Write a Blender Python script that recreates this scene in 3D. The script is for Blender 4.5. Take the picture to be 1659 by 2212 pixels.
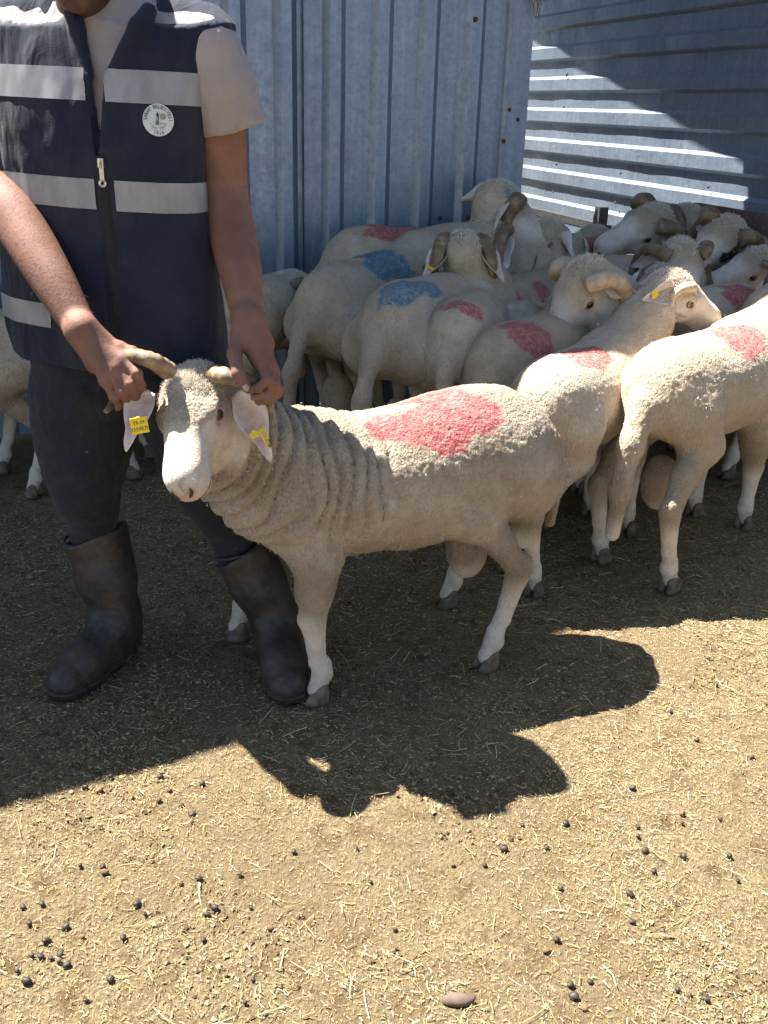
import bpy, bmesh, math, random
import numpy as np
import openvdb
from mathutils import Vector, Matrix
from mathutils.bvhtree import BVHTree

random.seed(7); RNG = np.random.default_rng(7)
for o in list(bpy.data.objects): bpy.data.objects.remove(o)
SC = bpy.context.scene
COL = SC.collection
A3 = lambda *v: np.array(v, float)

# ------------------------------------------------------------------ camera
F = 2065.0; CX, CY = 829.5, 1106.0            # focal length and centre in photo pixels (photo taken as 1659 x 2212)
PITCH, ROLL, HCAM = math.radians(23), math.radians(1.7), 1.31
_f = A3(0, math.cos(PITCH), -math.sin(PITCH)); _u = A3(0, math.sin(PITCH), math.cos(PITCH)); _r = A3(1, 0, 0)
CR = _r*math.cos(ROLL) + _u*math.sin(ROLL); CU = _u*math.cos(ROLL) - _r*math.sin(ROLL); CF = _f
CPOS = A3(0, 0, HCAM)
cam = bpy.data.cameras.new('camera'); camo = bpy.data.objects.new('camera', cam); COL.objects.link(camo)
m = Matrix.Identity(4)
for i in range(3):
    m[i][0], m[i][1], m[i][2], m[i][3] = CR[i], CU[i], -CF[i], CPOS[i]
camo.matrix_world = m
cam.sensor_fit = 'VERTICAL'; cam.sensor_height = 24; cam.lens = 24*F/2212
cam.clip_start = 0.05; cam.clip_end = 300
SC.camera = camo
def ray(x, y): return CF + CR*(x-CX)/F - CU*(y-CY)/F
def PZ(x, y, z=0.0): d = ray(x, y); return CPOS + d*(z-HCAM)/d[2]      # world point at height z seen at a pixel
def P(x, y, Y): d = ray(x, y); return CPOS + d*Y/d[1]                    # world point at distance Y seen at a pixel

# ------------------------------------------------------------------ light
SUNV = A3(-.50, .26, 1.0)                       # towards the sun
EL = math.atan2(SUNV[2], math.hypot(SUNV[0], SUNV[1])); AZ = math.atan2(SUNV[0], SUNV[1])
W = bpy.data.worlds.new('World'); SC.world = W; W.use_nodes = True
nt = W.node_tree; bg = nt.nodes['Background']
sky = nt.nodes.new('ShaderNodeTexSky'); sky.sky_type = 'NISHITA'; sky.sun_disc = False
sky.sun_elevation = EL; sky.sun_rotation = AZ; sky.air_density = 1.0; sky.dust_density = 0.6; sky.ozone_density = 1.5
nt.links.new(sky.outputs[0], bg.inputs[0]); bg.inputs[1].default_value = 0.05
sl = bpy.data.lights.new('sun', 'SUN'); sl.energy = 5.0; sl.angle = math.radians(0.5); sl.color = (1, .965, .905)
so = bpy.data.objects.new('sun', sl); COL.objects.link(so)
so.rotation_euler = Vector(SUNV).to_track_quat('Z', 'Y').to_euler(); so.location = (-5, 3, 10)
SC.cycles.max_bounces = 6; SC.cycles.diffuse_bounces = 3; SC.cycles.glossy_bounces = 3
SC.view_settings.view_transform = 'Standard'; SC.view_settings.look = 'None'
SC.view_settings.exposure = 2.2; SC.view_settings.gamma = 1.0; SC.view_settings.use_curve_mapping = False

# ------------------------------------------------------------------ helpers
_perm = RNG.permutation(4096)
_grad = RNG.normal(size=(4096, 3)); _grad /= np.linalg.norm(_grad, axis=1)[:, None]
def pn(p):
    """gradient noise at N x 3 points, about -0.7..0.7"""
    p = np.asarray(p, float); i = np.floor(p).astype(np.int64); f = p-i; w = f*f*f*(f*(f*6-15)+10)
    out = np.zeros(len(p))
    for dx in (0, 1):
        for dy in (0, 1):
            for dz in (0, 1):
                h = _perm[(_perm[(_perm[(i[:, 0]+dx) & 4095]+i[:, 1]+dy) & 4095]+i[:, 2]+dz) & 4095]
                g = _grad[h]
                d = g[:, 0]*(f[:, 0]-dx)+g[:, 1]*(f[:, 1]-dy)+g[:, 2]*(f[:, 2]-dz)
                ww = (w[:, 0] if dx else 1-w[:, 0])*(w[:, 1] if dy else 1-w[:, 1])*(w[:, 2] if dz else 1-w[:, 2])
                out += ww*d
    return out
def fbm(p, n=3):
    s = 0; a = 1
    for k in range(n): s = s+a*pn(p*2**k+k*17.3); a *= .5
    return s
def sstep(a, b, x): t = np.clip((x-a)/(b-a), 0, 1); return t*t*(3-2*t)
def unit(v): v = np.asarray(v, float); return v/np.linalg.norm(v)

class Vol:
    """a solid grown from blended primitives, meshed with OpenVDB"""
    def __init__(s, lo, hi, vox):
        s.lo = np.array(lo, float); s.vox = vox
        s.n = np.ceil((np.array(hi)-s.lo)/vox).astype(int)+1
        s.a = np.full(s.n, .3, np.float32)
    def blk(s, lo, hi):
        i0 = np.maximum(np.floor((np.array(lo)-s.lo)/s.vox).astype(int), 0); i1 = np.minimum(np.ceil((np.array(hi)-s.lo)/s.vox).astype(int)+1, s.n)
        if (i1 <= i0).any(): return None
        ax = [(s.lo[k]+np.arange(i0[k], i1[k])*s.vox).astype(np.float32) for k in range(3)]
        return tuple(slice(a, b) for a, b in zip(i0, i1)), ax[0][:, None, None], ax[1][None, :, None], ax[2][None, None, :]
    def mix(s, fn, lo, hi, k, sub=False, inter=False):
        mg = k+3*s.vox
        b = s.blk(np.array(lo)-mg, np.array(hi)+mg)
        if b is None: return
        sl, X, Y, Z = b; a = s.a[sl]; d = fn(X, Y, Z)
        if sub: a = -a
        h = np.maximum(k-np.abs(a-d), 0)/max(k, 1e-6)
        r = np.minimum(a, d)-h*h*k*.25
        s.a[sl] = -r if sub else r
    def cap(s, p0, p1, r0, r1=None, k=.02, sub=False):
        p0 = np.asarray(p0, float); p1 = np.asarray(p1, float); r1 = r0 if r1 is None else r1
        d = p1-p0; L = float(d@d)+1e-9
        def fn(X, Y, Z):
            x, y, z = X-p0[0], Y-p0[1], Z-p0[2]
            t = np.clip((x*d[0]+y*d[1]+z*d[2])/L, 0, 1)
            return np.sqrt((x-t*d[0])**2+(y-t*d[1])**2+(z-t*d[2])**2)-(r0+(r1-r0)*t)
        R = max(r0, r1); s.mix(fn, np.minimum(p0, p1)-R, np.maximum(p0, p1)+R, k, sub)
    def chain(s, pts, k=.02):
        for (p, r), (q, t) in zip(pts[:-1], pts[1:]): s.cap(p, q, r, t, k)
    def schain(s, pts, k=.012, n=14):
        a = spline(np.array([list(p)+[r] for p, r in pts]), n); s.chain([(q[:3], q[3]) for q in a], k)
    def ell(s, c, r, M=None, k=.02, sub=False):
        c = np.asarray(c, float); r = np.asarray(r, float); M = np.eye(3) if M is None else np.asarray(M); mr = r.min()
        def fn(X, Y, Z):
            x, y, z = X-c[0], Y-c[1], Z-c[2]; q = 0; g = 0
            for i in range(3):
                v = (M[i][0]*x+M[i][1]*y+M[i][2]*z)/r[i]; q = q+v*v; g = g+(v/r[i])**2
            n = np.sqrt(q); return n*(n-1)/np.maximum(np.sqrt(g), 1e-4)
        R = r.max(); s.mix(fn, c-R, c+R, k, sub)
    def loft(s, axis, st, k=.03, power=2.0, off=0.0, sub=False):
        """tube along an axis; stations: (t, c1, c2, w1, w2)"""
        st = np.array(st, float); o = [i for i in range(3) if i != axis]
        T = st[:, 0]; tt = np.linspace(T[0], T[-1], 120)
        cur = [smooth_interp(tt, T, st[:, j]) for j in range(1, 5)]
        lo = np.zeros(3); hi = np.zeros(3); lo[axis], hi[axis] = T[0]-off, T[-1]+off
        for n_, j in enumerate(o):
            lo[j] = (cur[n_]-cur[n_+2]).min()-off; hi[j] = (cur[n_]+cur[n_+2]).max()+off
        def fn(X, Y, Z):
            q = (X, Y, Z); a = q[axis]; sh = a.shape; av = a.ravel()
            c1, c2, w1, w2 = [np.interp(av, tt, c).reshape(sh).astype(np.float32) for c in cur]
            w1 = np.maximum(w1+off, .004); w2 = np.maximum(w2+off, .004)
            e = (np.abs((q[o[0]]-c1)/w1)**power+np.abs((q[o[1]]-c2)/w2)**power)**(1/power)
            d = (e-1)*np.minimum(w1, w2)
            return np.maximum(d, np.maximum(T[0]-off-a, a-T[-1]-off))
        s.mix(fn, lo, hi, k, sub)
    def mesh(s):
        g = openvdb.FloatGrid(.3); g.copyFromArray(s.a, tolerance=0.0)
        v, q = g.convertToQuads(isovalue=0.0)
        v = np.array(v, float)*s.vox+s.lo; q = np.array(q, np.int64)
        a, b, c = v[q[:, 0]], v[q[:, 1]], v[q[:, 2]]
        if np.einsum('ij,ij->', a-v.mean(0), np.cross(b-a, c-a)) < 0: q = q[:, ::-1]
        return v, q
def smooth_interp(x, X, Yv):
    """monotone-ish cubic (Catmull) interpolation"""
    X = np.asarray(X, float); Yv = np.asarray(Yv, float); mm = np.gradient(Yv, X)
    i = np.clip(np.searchsorted(X, x)-1, 0, len(X)-2); h = X[i+1]-X[i]; t = np.clip((x-X[i])/h, 0, 1)
    return (2*t**3-3*t**2+1)*Yv[i]+(t**3-2*t**2+t)*h*mm[i]+(-2*t**3+3*t**2)*Yv[i+1]+(t**3-t**2)*h*mm[i+1]
def spline(pts, n):
    pts = np.asarray(pts, float); T = np.r_[0, np.cumsum(np.linalg.norm(np.diff(pts, axis=0), axis=1)+1e-9)]
    t = np.linspace(0, T[-1], n); return np.stack([smooth_interp(t, T, pts[:, k]) for k in range(pts.shape[1])], 1)
def vnormals(v, q):
    n = np.zeros_like(v); k = q.shape[1]
    fn = np.cross(v[q[:, 2]]-v[q[:, 0]], v[q[:, k-1]]-v[q[:, 1]]) if k == 4 else np.cross(v[q[:, 1]]-v[q[:, 0]], v[q[:, 2]]-v[q[:, 0]])
    for j in range(k): np.add.at(n, q[:, j], fn)
    return n/np.maximum(np.linalg.norm(n, axis=1), 1e-9)[:, None]
def mk(v, faces, smooth=True, name='m', attrs=None):
    me = bpy.data.meshes.new(name); v = np.asarray(v, float)
    if isinstance(faces, np.ndarray):
        k = faces.shape[1]; n = len(faces)
        me.vertices.add(len(v)); me.vertices.foreach_set('co', v.astype(np.float32).ravel())
        me.loops.add(n*k); me.loops.foreach_set('vertex_index', faces.astype(np.int32).ravel())
        me.polygons.add(n); me.polygons.foreach_set('loop_start', np.arange(0, n*k, k, dtype=np.int32))
        me.update(calc_edges=True)
    else:
        me.from_pydata([tuple(x) for x in v], [], [tuple(int(i) for i in f) for f in faces]); me.update()
    me.polygons.foreach_set('use_smooth', np.full(len(me.polygons), smooth))
    for k_, a in (attrs or {}).items():
        at = me.attributes.new(k_, 'FLOAT', 'POINT'); at.data.foreach_set('value', np.asarray(a, np.float32))
    return me
def ob(name, me, mat=None, parent=None, **props):
    o = bpy.data.objects.new(name, me); COL.objects.link(o)
    if mat is not None and me is not None and not me.materials: me.materials.append(mat)
    if parent is not None: o.parent = parent
    for k, v in props.items(): o[k] = v
    return o
def empty(name, loc, label, category, group=None, rz=0):
    o = bpy.data.objects.new(name, None); COL.objects.link(o); o.location = loc; o.rotation_euler[2] = rz; o.empty_display_size = .1
    o['label'] = label; o['category'] = category
    if group: o['group'] = group
    return o
class MB:
    """collects simple shapes into one mesh"""
    def __init__(s): s.v = []; s.f = []
    def add(s, v, f):
        b = len(s.v); s.v += [tuple(x) for x in v]; s.f += [tuple(i+b for i in q) for q in f]; return s
    def box(s, c, h, M=None):
        M = np.eye(3) if M is None else np.asarray(M)   # rows: the box axes
        vs = [np.asarray(c)+M.T@(np.array(h)*np.array(g)) for g in [(-1,-1,-1),(1,-1,-1),(1,1,-1),(-1,1,-1),(-1,-1,1),(1,-1,1),(1,1,1),(-1,1,1)]]
        return s.add(vs, [(0,3,2,1),(4,5,6,7),(0,1,5,4),(1,2,6,5),(2,3,7,6),(3,0,4,7)])
    def tube(s, pts, rad, n=10, ridge=None, flat=1.0, cap=True):
        pts = np.asarray(pts, float); N = len(pts); rad = np.broadcast_to(rad, N)
        t = np.gradient(pts, axis=0); t /= np.linalg.norm(t, axis=1)[:, None]
        ref = A3(0, 0, 1) if abs(t[0][2]) < .9 else A3(1, 0, 0); u = unit(np.cross(t[0], ref)); vs = []
        for i in range(N):
            u = unit(u-t[i]*(u@t[i])); w = np.cross(t[i], u); r = rad[i]*(ridge[i] if ridge is not None else 1)
            for k in range(n):
                a = 2*math.pi*k/n; vs.append(pts[i]+u*r*math.cos(a)+w*r*flat*math.sin(a))
        fs = [(i*n+k, i*n+(k+1) % n, (i+1)*n+(k+1) % n, (i+1)*n+k) for i in range(N-1) for k in range(n)]
        if cap: fs += [tuple(range(n-1, -1, -1)), tuple((N-1)*n+k for k in range(n))]
        return s.add(vs, fs)
    def me(s, smooth=False): return mk(np.array(s.v), s.f, smooth)

def blob(nlat, nlon, f):
    v = [(0, 0, 1)]+[(math.sin(math.pi*i/nlat)*math.cos(2*math.pi*j/nlon), math.sin(math.pi*i/nlat)*math.sin(2*math.pi*j/nlon), math.cos(math.pi*i/nlat)) for i in range(1, nlat) for j in range(nlon)]+[(0, 0, -1)]
    fa = [(0, 1+j, 1+(j+1) % nlon) for j in range(nlon)]
    for i in range(nlat-2):
        for j in range(nlon): a = 1+i*nlon; fa.append((a+j, a+nlon+j, a+nlon+(j+1) % nlon, a+(j+1) % nlon))
    a = 1+(nlat-2)*nlon; fa += [(a+j, len(v)-1, a+(j+1) % nlon) for j in range(nlon)]
    v = np.array(v); return v*f(v)[:, None] if f else v, fa

# ------------------------------------------------------------------ materials
def mat(name, rough=.7, metal=0.0, base=(.5, .5, .5), spec=.3):
    M = bpy.data.materials.new(name); M.use_nodes = True; b = M.node_tree.nodes['Principled BSDF']
    b.inputs['Base Color'].default_value = (*base, 1); b.inputs['Roughness'].default_value = rough; b.inputs['Metallic'].default_value = metal
    b.inputs['Specular IOR Level'].default_value = spec
    return M, M.node_tree, b
class NT:
    """short-hand for building node trees"""
    def __init__(s, tree): s.t = tree
    def n(s, kind, **kw):
        x = s.t.nodes.new(kind)
        for k, v in kw.items():
            if k.startswith('i_'): x.inputs[k[2:].replace('_', ' ')].default_value = v
            else: setattr(x, k, v)
        return x
    def l(s, a, b): s.t.links.new(a, b)
    def attr(s, name): return s.n('ShaderNodeAttribute', attribute_name=name).outputs['Fac']
    def co(s, scale=(1, 1, 1), rnd=True):
        tc = s.n('ShaderNodeTexCoord'); mp = s.n('ShaderNodeMapping'); mp.inputs['Scale'].default_value = scale; s.l(tc.outputs['Object'], mp.inputs['Vector'])
        if rnd:
            oi = s.n('ShaderNodeObjectInfo'); mu = s.n('ShaderNodeMath', operation='MULTIPLY'); mu.inputs[1].default_value = 37; s.l(oi.outputs['Random'], mu.inputs[0]); s.l(mu.outputs[0], mp.inputs['Location'])
        return mp.outputs[0]
    def noise(s, vec, scale, detail=4, rough=.55, dist=0.0):
        x = s.n('ShaderNodeTexNoise'); x.inputs['Scale'].default_value = scale; x.inputs['Detail'].default_value = detail; x.inputs['Roughness'].default_value = rough; x.inputs['Distortion'].default_value = dist
        s.l(vec, x.inputs['Vector']); return x.outputs['Fac']
    def vor(s, vec, scale, feature='F1', rnd=1.0):
        x = s.n('ShaderNodeTexVoronoi', feature=feature); x.inputs['Scale'].default_value = scale; x.inputs['Randomness'].default_value = rnd; s.l(vec, x.inputs['Vector']); return x.outputs['Distance']
    def ramp(s, fac, stops):
        x = s.n('ShaderNodeValToRGB'); e = x.color_ramp.elements
        while len(e) < len(stops): e.new(.5)
        for el, (p, c) in zip(e, stops): el.position = p; el.color = (*c, 1) if len(c) == 3 else c
        s.l(fac, x.inputs[0]); return x.outputs[0]
    def mix(s, fac, a, b, mode='MIX'):
        x = s.n('ShaderNodeMix', data_type='RGBA', blend_type=mode)
        for sock, v in ((x.inputs[0], fac), (x.inputs[6], a), (x.inputs[7], b)):
            if isinstance(v, (int, float)): sock.default_value = v
            elif isinstance(v, tuple): sock.default_value = (*v, 1)
            else: s.l(v, sock)
        return x.outputs[2]
    def math(s, op, a, b=0.0, clamp=False):
        x = s.n('ShaderNodeMath', operation=op, use_clamp=clamp)
        for sock, v in ((x.inputs[0], a), (x.inputs[1], b)):
            if isinstance(v, (int, float)): sock.default_value = v
            else: s.l(v, sock)
        return x.outputs[0]
    def bump(s, h, strength, dist, nrm=None):
        x = s.n('ShaderNodeBump'); x.inputs['Strength'].default_value = strength; x.inputs['Distance'].default_value = dist; s.l(h, x.inputs['Height'])
        if nrm is not None: s.l(nrm, x.inputs['Normal'])
        return x.outputs[0]

def wool_mat(name, tint=(1, 1, 1), curl=1.0, depth=.012):
    M, t, b = mat(name, .92, spec=.1); n = NT(t)
    co = n.co()
    big = n.noise(co, 5, 4); mid = n.noise(co, 24, 4, .65)
    c = n.ramp(mid, [(.3, (.60*tint[0], .51*tint[1], .39*tint[2])), (.72, (.80*tint[0], .725*tint[1], .60*tint[2]))])
    c = n.mix(n.ramp(big, [(.42, (0, 0, 0)), (.7, (.6, .6, .6))]), c, (.52*tint[0], .435*tint[1], .325*tint[2]))
    oi_ = n.n('ShaderNodeObjectInfo'); c = n.mix(1.0, c, n.ramp(oi_.outputs['Random'], [(0, (.86, .80, .72)), (.35, (1.04, 1.0, .94)), (.65, (.93, .92, .92)), (1, (1.08, 1.03, .96))]), 'MULTIPLY')
    wv = n.n('ShaderNodeMapping'); wv.inputs['Scale'].default_value = (1, 1, .6); n.l(co, wv.inputs['Vector'])
    cr = n.noise(wv.outputs[0], 125*curl, 3, .6, 1.1)
    vo = n.vor(wv.outputs[0], 150*curl)
    # deep gaps between the locks are mixed towards brown
    c = n.mix(n.ramp(cr, [(.3, (.5, .5, .5)), (.46, (0, 0, 0))]), c, (.30, .235, .165))
    c = n.mix(n.math('MULTIPLY', n.attr('dirt'), .65), c, (.235, .17, .10))
    c = n.mix(n.attr('bare'), c, n.ramp(n.noise(co, 38, 5, .7), [(.3, (.62, .515, .40)), (.65, (.76, .675, .565))]))
    c = n.mix(n.math('MULTIPLY', n.attr('pink'), .75), c, (.62, .33, .28))
    gap = n.ramp(n.noise(co, 80, 5, .75), [(.32, (.12, .12, .12)), (.54, (.9, .9, .9))])
    c = n.mix(n.math('MULTIPLY', n.attr('red'), gap), c, n.ramp(mid, [(.3, (.36, .035, .05)), (.7, (.54, .11, .12))]))
    c = n.mix(n.math('MULTIPLY', n.attr('blue'), gap), c, n.ramp(mid, [(.3, (.02, .13, .25)), (.7, (.05, .24, .36))]))
    c = n.mix(n.attr('dark'), c, (.03, .024, .022))
    n.l(c, b.inputs['Base Color'])
    hgt = n.math('ADD', n.math('MULTIPLY', cr, .9), n.math('MULTIPLY', vo, -.5))
    fine = n.noise(co, 260, 4, .7)
    keep = n.math('SUBTRACT', 1.0, n.math('MULTIPLY', n.attr('bare'), .85))
    hgt = n.math('ADD', n.math('MULTIPLY', hgt, keep), n.math('MULTIPLY', fine, .42))
    n.l(n.bump(hgt, 1.0, depth), b.inputs['Normal'])
    b.inputs['Sheen Weight'].default_value = .12; b.inputs['Sheen Roughness'].default_value = .5
    return M
M_WOOL = wool_mat('fleece', (.83, .79, .735))
M_HERD = wool_mat('herd_fleece', (.90, .875, .83), 1.05, .0085)
def simple(name, c1, c2, scale, rough=.7, metal=0.0, bump=.2, bd=.002, stretch=(1, 1, 1), spec=.3, detail=5):
    M, t, b = mat(name, rough, metal, c1, spec); n = NT(t); co = n.co(stretch); f = n.noise(co, scale, detail, .6)
    n.l(n.ramp(f, [(.3, c1), (.7, c2)]), b.inputs['Base Color']); n.l(n.bump(f, bump, bd), b.inputs['Normal']); return M
def horn_mat():
    M, t, b = mat('horn', .55, spec=.35); n = NT(t); co = n.co()
    f = n.noise(co, 26, 5, .65); g = n.noise(co, 120, 3)
    c = n.ramp(f, [(.25, (.085, .06, .038)), (.5, (.21, .145, .085)), (.75, (.38, .29, .19))])
    n.l(c, b.inputs['Base Color']); n.l(n.bump(g, .5, .002), b.inputs['Normal']); return M
M_HORN = horn_mat()
M_HORNP = simple('pale_horn', (.36, .24, .14), (.58, .47, .33), 30, .5)
M_HOOF = simple('hoof', (.075, .058, .042), (.22, .17, .12), 40, .75)
def ear_mat():
    M, t, b = mat('ear_skin', .8, spec=.15); n = NT(t); co = n.co(); f = n.noise(co, 45, 5, .65)
    c = n.ramp(f, [(.3, (.60, .50, .43)), (.7, (.76, .68, .59))]); c = n.mix(n.math('MULTIPLY', n.attr('inner'), .8), c, n.ramp(f, [(.3, (.40, .24, .19)), (.7, (.60, .42, .35))]))
    n.l(c, b.inputs['Base Color']); n.l(n.bump(n.noise(co, 160, 4, .7), .5, .004), b.inputs['Normal']); return M
M_EAR = ear_mat()
M_EYE = mat('eye', .08, base=(.10, .052, .02), spec=.6)[0]
M_PUP = mat('pupil', .08, base=(.004, .004, .005), spec=.6)[0]
M_LID = simple('eyelid', (.30, .21, .17), (.46, .34, .28), 80, .7)
M_TAG = simple('tag_plastic', (.72, .50, .03), (.78, .60, .05), 20, .45, bump=.05)
M_INK = mat('ink', .6, base=(.03, .025, .01))[0]
M_DARKSKIN = mat('nostril', .6, base=(.06, .033, .028))[0]

# ------------------------------------------------------------------ ground
def axis_pts(lo, hi, step, far, grow=1.35):
    a = list(np.arange(lo, hi+1e-6, step)); s = step; x = lo
    while x > -far: s *= grow; x -= s; a.insert(0, x)
    s = step; x = hi
    while x < far: s *= grow; x += s; a.append(x)
    return np.array(a)
gx = axis_pts(-1.35, 1.65, .0095, 70); gy = axis_pts(.98, 3.7, .0095, 70)
GX, GY = np.meshgrid(gx, gy, indexing='ij'); gp = np.stack([GX.ravel(), GY.ravel(), np.zeros(GX.size)], 1)
def ground_h(p):
    h = .010*pn(p*2.2+5)+.007*pn(p*7)+.0055*pn(p*19+3)
    c = pn(p*42+9); h += .0060*c+.0050*np.maximum(pn(p*30+31)-.12, 0)*3
    hoof = np.maximum(pn(p*11+77)-.25, 0); return h-.03*hoof*0.6-.004
near = (np.abs(gp[:, 0]) < 4) & (gp[:, 1] > -3) & (gp[:, 1] < 9)
gz = np.zeros(len(gp)); gz[near] = ground_h(gp[near]); gz -= .002
gp[:, 2] = gz
nx, ny = len(gx), len(gy); ii = np.arange(nx*ny).reshape(nx, ny)
gq = np.stack([ii[:-1, :-1].ravel(), ii[1:, :-1].ravel(), ii[1:, 1:].ravel(), ii[:-1, 1:].ravel()], 1)
M, t, b = mat('ground', .95, spec=.12); n = NT(t); co = n.co(rnd=False)
big = n.noise(co, 2.3, 5, .6); mid = n.noise(co, 16, 6, .7); fin = n.noise(co, 130, 5, .75)
c = n.ramp(fin, [(.28, (.066, .044, .024)), (.46, (.258, .193, .108)), (.70, (.46, .362, .208))])  # darkest stop paints small shadow specks into the crevices
c = n.mix(n.ramp(mid, [(.36, (.8, .8, .8)), (.50, (0, 0, 0))]), c, (.145, .088, .042))
c = n.mix(n.ramp(big, [(.40, (.55, .55, .55)), (.60, (0, 0, 0))]), c, (.235, .165, .092))
n.l(c, b.inputs['Base Color'])
n.l(n.bump(n.math('ADD', fin, n.math('MULTIPLY', mid, .5)), 1.0, .022), b.inputs['Normal'])
ob('ground', mk(gp, gq), M, kind='structure')

# straw and chaff trodden into the ground (nobody could count it)
def litter(name, N, xr, yr, lr, wr, mat_, bias=1.0, zup=.003, label=None, clump=0.0):
    x = RNG.uniform(*xr, N*3); y = RNG.uniform(*yr, N*3)
    pp = np.stack([x, y, 0*x], 1)
    keep = RNG.random(N*3) < np.clip(.5+clump*pn(pp*3.1+50), .05, 1); pp = pp[keep][:N]; N = len(pp)
    pp[:, 2] = ground_h(pp)+zup*RNG.random(N)
    L = lr[0]+(lr[1]-lr[0])*RNG.random(N)**2.2*bias; w = wr[0]+(wr[1]-wr[0])*RNG.random(N)
    a = RNG.random(N)*2*math.pi; tilt = RNG.normal(0, .16, N); bend = RNG.normal(0, .16, N)
    d = np.stack([np.cos(a)*np.cos(tilt), np.sin(a)*np.cos(tilt), np.sin(tilt)], 1)
    sd = np.stack([-np.sin(a), np.cos(a), 0*a], 1)
    vs = []
    for u_ in (-.5, 0, .5):
        cpt = pp+d*(u_*L)[:, None]+sd*(bend*L*(.25-u_*u_)*2)[:, None]
        vs += [cpt-sd*(w/2)[:, None], cpt+sd*(w/2)[:, None], cpt+np.array([0, 0, 1.])*(w*.45)[:, None]]
    v = np.stack(vs, 1).reshape(-1, 3); bidx = (np.arange(N)*9)[:, None]
    q = []
    for r in (0, 3):
        q += [bidx+np.array([r+1, r+2, r+5, r+4]), bidx+np.array([r+2, r, r+3, r+5])]
    q = np.concatenate(q)
    tone = np.repeat(RNG.random(N), 9)
    return ob(name, mk(v, q, False, attrs={'tone': tone}), mat_, kind='stuff', label=label, category='straw')
M, t, b = mat('straw', .62, spec=.3); n = NT(t)
c = n.ramp(n.attr('tone'), [(0, (.20, .135, .06)), (.4, (.39, .285, .13)), (.8, (.53, .41, .205)), (.97, (.70, .62, .42))])
n.l(c, b.inputs['Base Color']); M_STRAW = M
litter('chaff', 85000, (-1.3, 1.6), (.95, 3.4), (.0025, .012), (.0006, .0016), M_STRAW, zup=.002, clump=.8, label='fine chopped straw chaff trodden all over the bare ground')
litter('straw', 3600, (-1.3, 1.6), (.95, 4.0), (.012, .065), (.0007, .0018), M_STRAW, zup=.006, clump=.9, label='longer loose straw stalks scattered over the bare ground')

# crumbs of trodden dung and small clods
def crumbs(name, N, size, mat_, label):
    N2 = N*4; x = RNG.uniform(-1.3, 1.6, N2); y = RNG.uniform(.95, 3.3, N2); pp = np.stack([x, y, 0*x], 1)
    pp = pp[pn(pp*2.6+91)+.35*pn(pp*9) > .12][:N]; N = len(pp); pp[:, 2] = ground_h(pp)
    bv = np.array([(1, 0, 0), (-1, 0, 0), (0, 1, 0), (0, -1, 0), (0, 0, 1), (0, 0, -1)], float); bf = np.array([(0, 2, 4), (2, 1, 4), (1, 3, 4), (3, 0, 4), (2, 0, 5), (1, 2, 5), (3, 1, 5), (0, 3, 5)])
    sz = size[0]+(size[1]-size[0])*RNG.random(N)**3
    v = pp[:, None]+(bv[None]*RNG.uniform(.5, 1.3, (N, 6, 1))+RNG.normal(0, .2, (N, 6, 3)))*sz[:, None, None]*A3(1, 1, .65)
    return ob(name, mk(v.reshape(-1, 3), (bf[None]+(np.arange(N)*6)[:, None, None]).reshape(-1, 3), False), mat_, kind='stuff', label=label, category='dung')
crumbs('dung_crumbs', 8000, (.0012, .0055), simple('crumb', (.045, .028, .016), (.15, .095, .048), 60, .95, bump=.3), 'dark crumbs of trodden dung strewn in patches on the ground')
crumbs('clods', 6000, (.0015, .0065), simple('earth_clod', (.20, .15, .08), (.36, .28, .155), 60, .95, bump=.3), 'small loose lumps of dry earth on the ground')
# dung pellets
M_PEL = simple('dung', (.020, .014, .011), (.065, .045, .033), 200, .55, bump=.4, bd=.001)
M_PELB = simple('dry_dung', (.09, .055, .03), (.20, .12, .06), 150, .9, bump=.5, bd=.002)
pel = []
for k in range(3):
    v, fa = blob(6, 9, lambda v: 1+.26*pn(v*1.6+k*9)+.1*pn(v*4)); pel.append(mk(v*A3(.0072, .0060, .0056), fa))
pts1 = [(265,1120),(225,1140),(295,1165),(260,1150),(180,1130),(140,1130),(75,1195),(115,1240),(290,1000),(205,1060),(365,1045),(545,1050),(490,1230),(380,1320),(640,940),(605,900),(455,735),(465,765),(355,735),(705,450),(805,460),(850,500),(850,540),(750,400),(440,400),(375,385),(490,345),(710,340),(895,365),(1060,775),(915,945),(1195,1005),(1110,910),(1120,1225),(950,915),(900,1050),(1580,660),(1640,800),(800,810),(880,790),(100,910),(185,905),(130,990),(1085,1330),(1300,670)]
pts2 = [(265,945),(405,955),(490,885),(680,875),(765,765),(740,1055),(725,1280),(680,1325),(1050,1080),(1060,1195),(1155,980),(1115,890),(1285,905),(1490,910),(1280,720),(1280,765),(1450,745),(1085,780),(1085,825),(1060,605),(570,775),(20,640),(260,630),(1230,270),(1430,160),(1395,35),(1345,395),(800,1530),(850,1580),(785,1480),(1260,1500),(1530,1010),(10,1225),(875,1460),(270,1510),(1585,465),(1385,1540)]
spots = [(x*.488, 1512+y*.488) for x, y in pts1]+[(849+x*.488, 1404+y*.488) for x, y in pts2]
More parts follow.
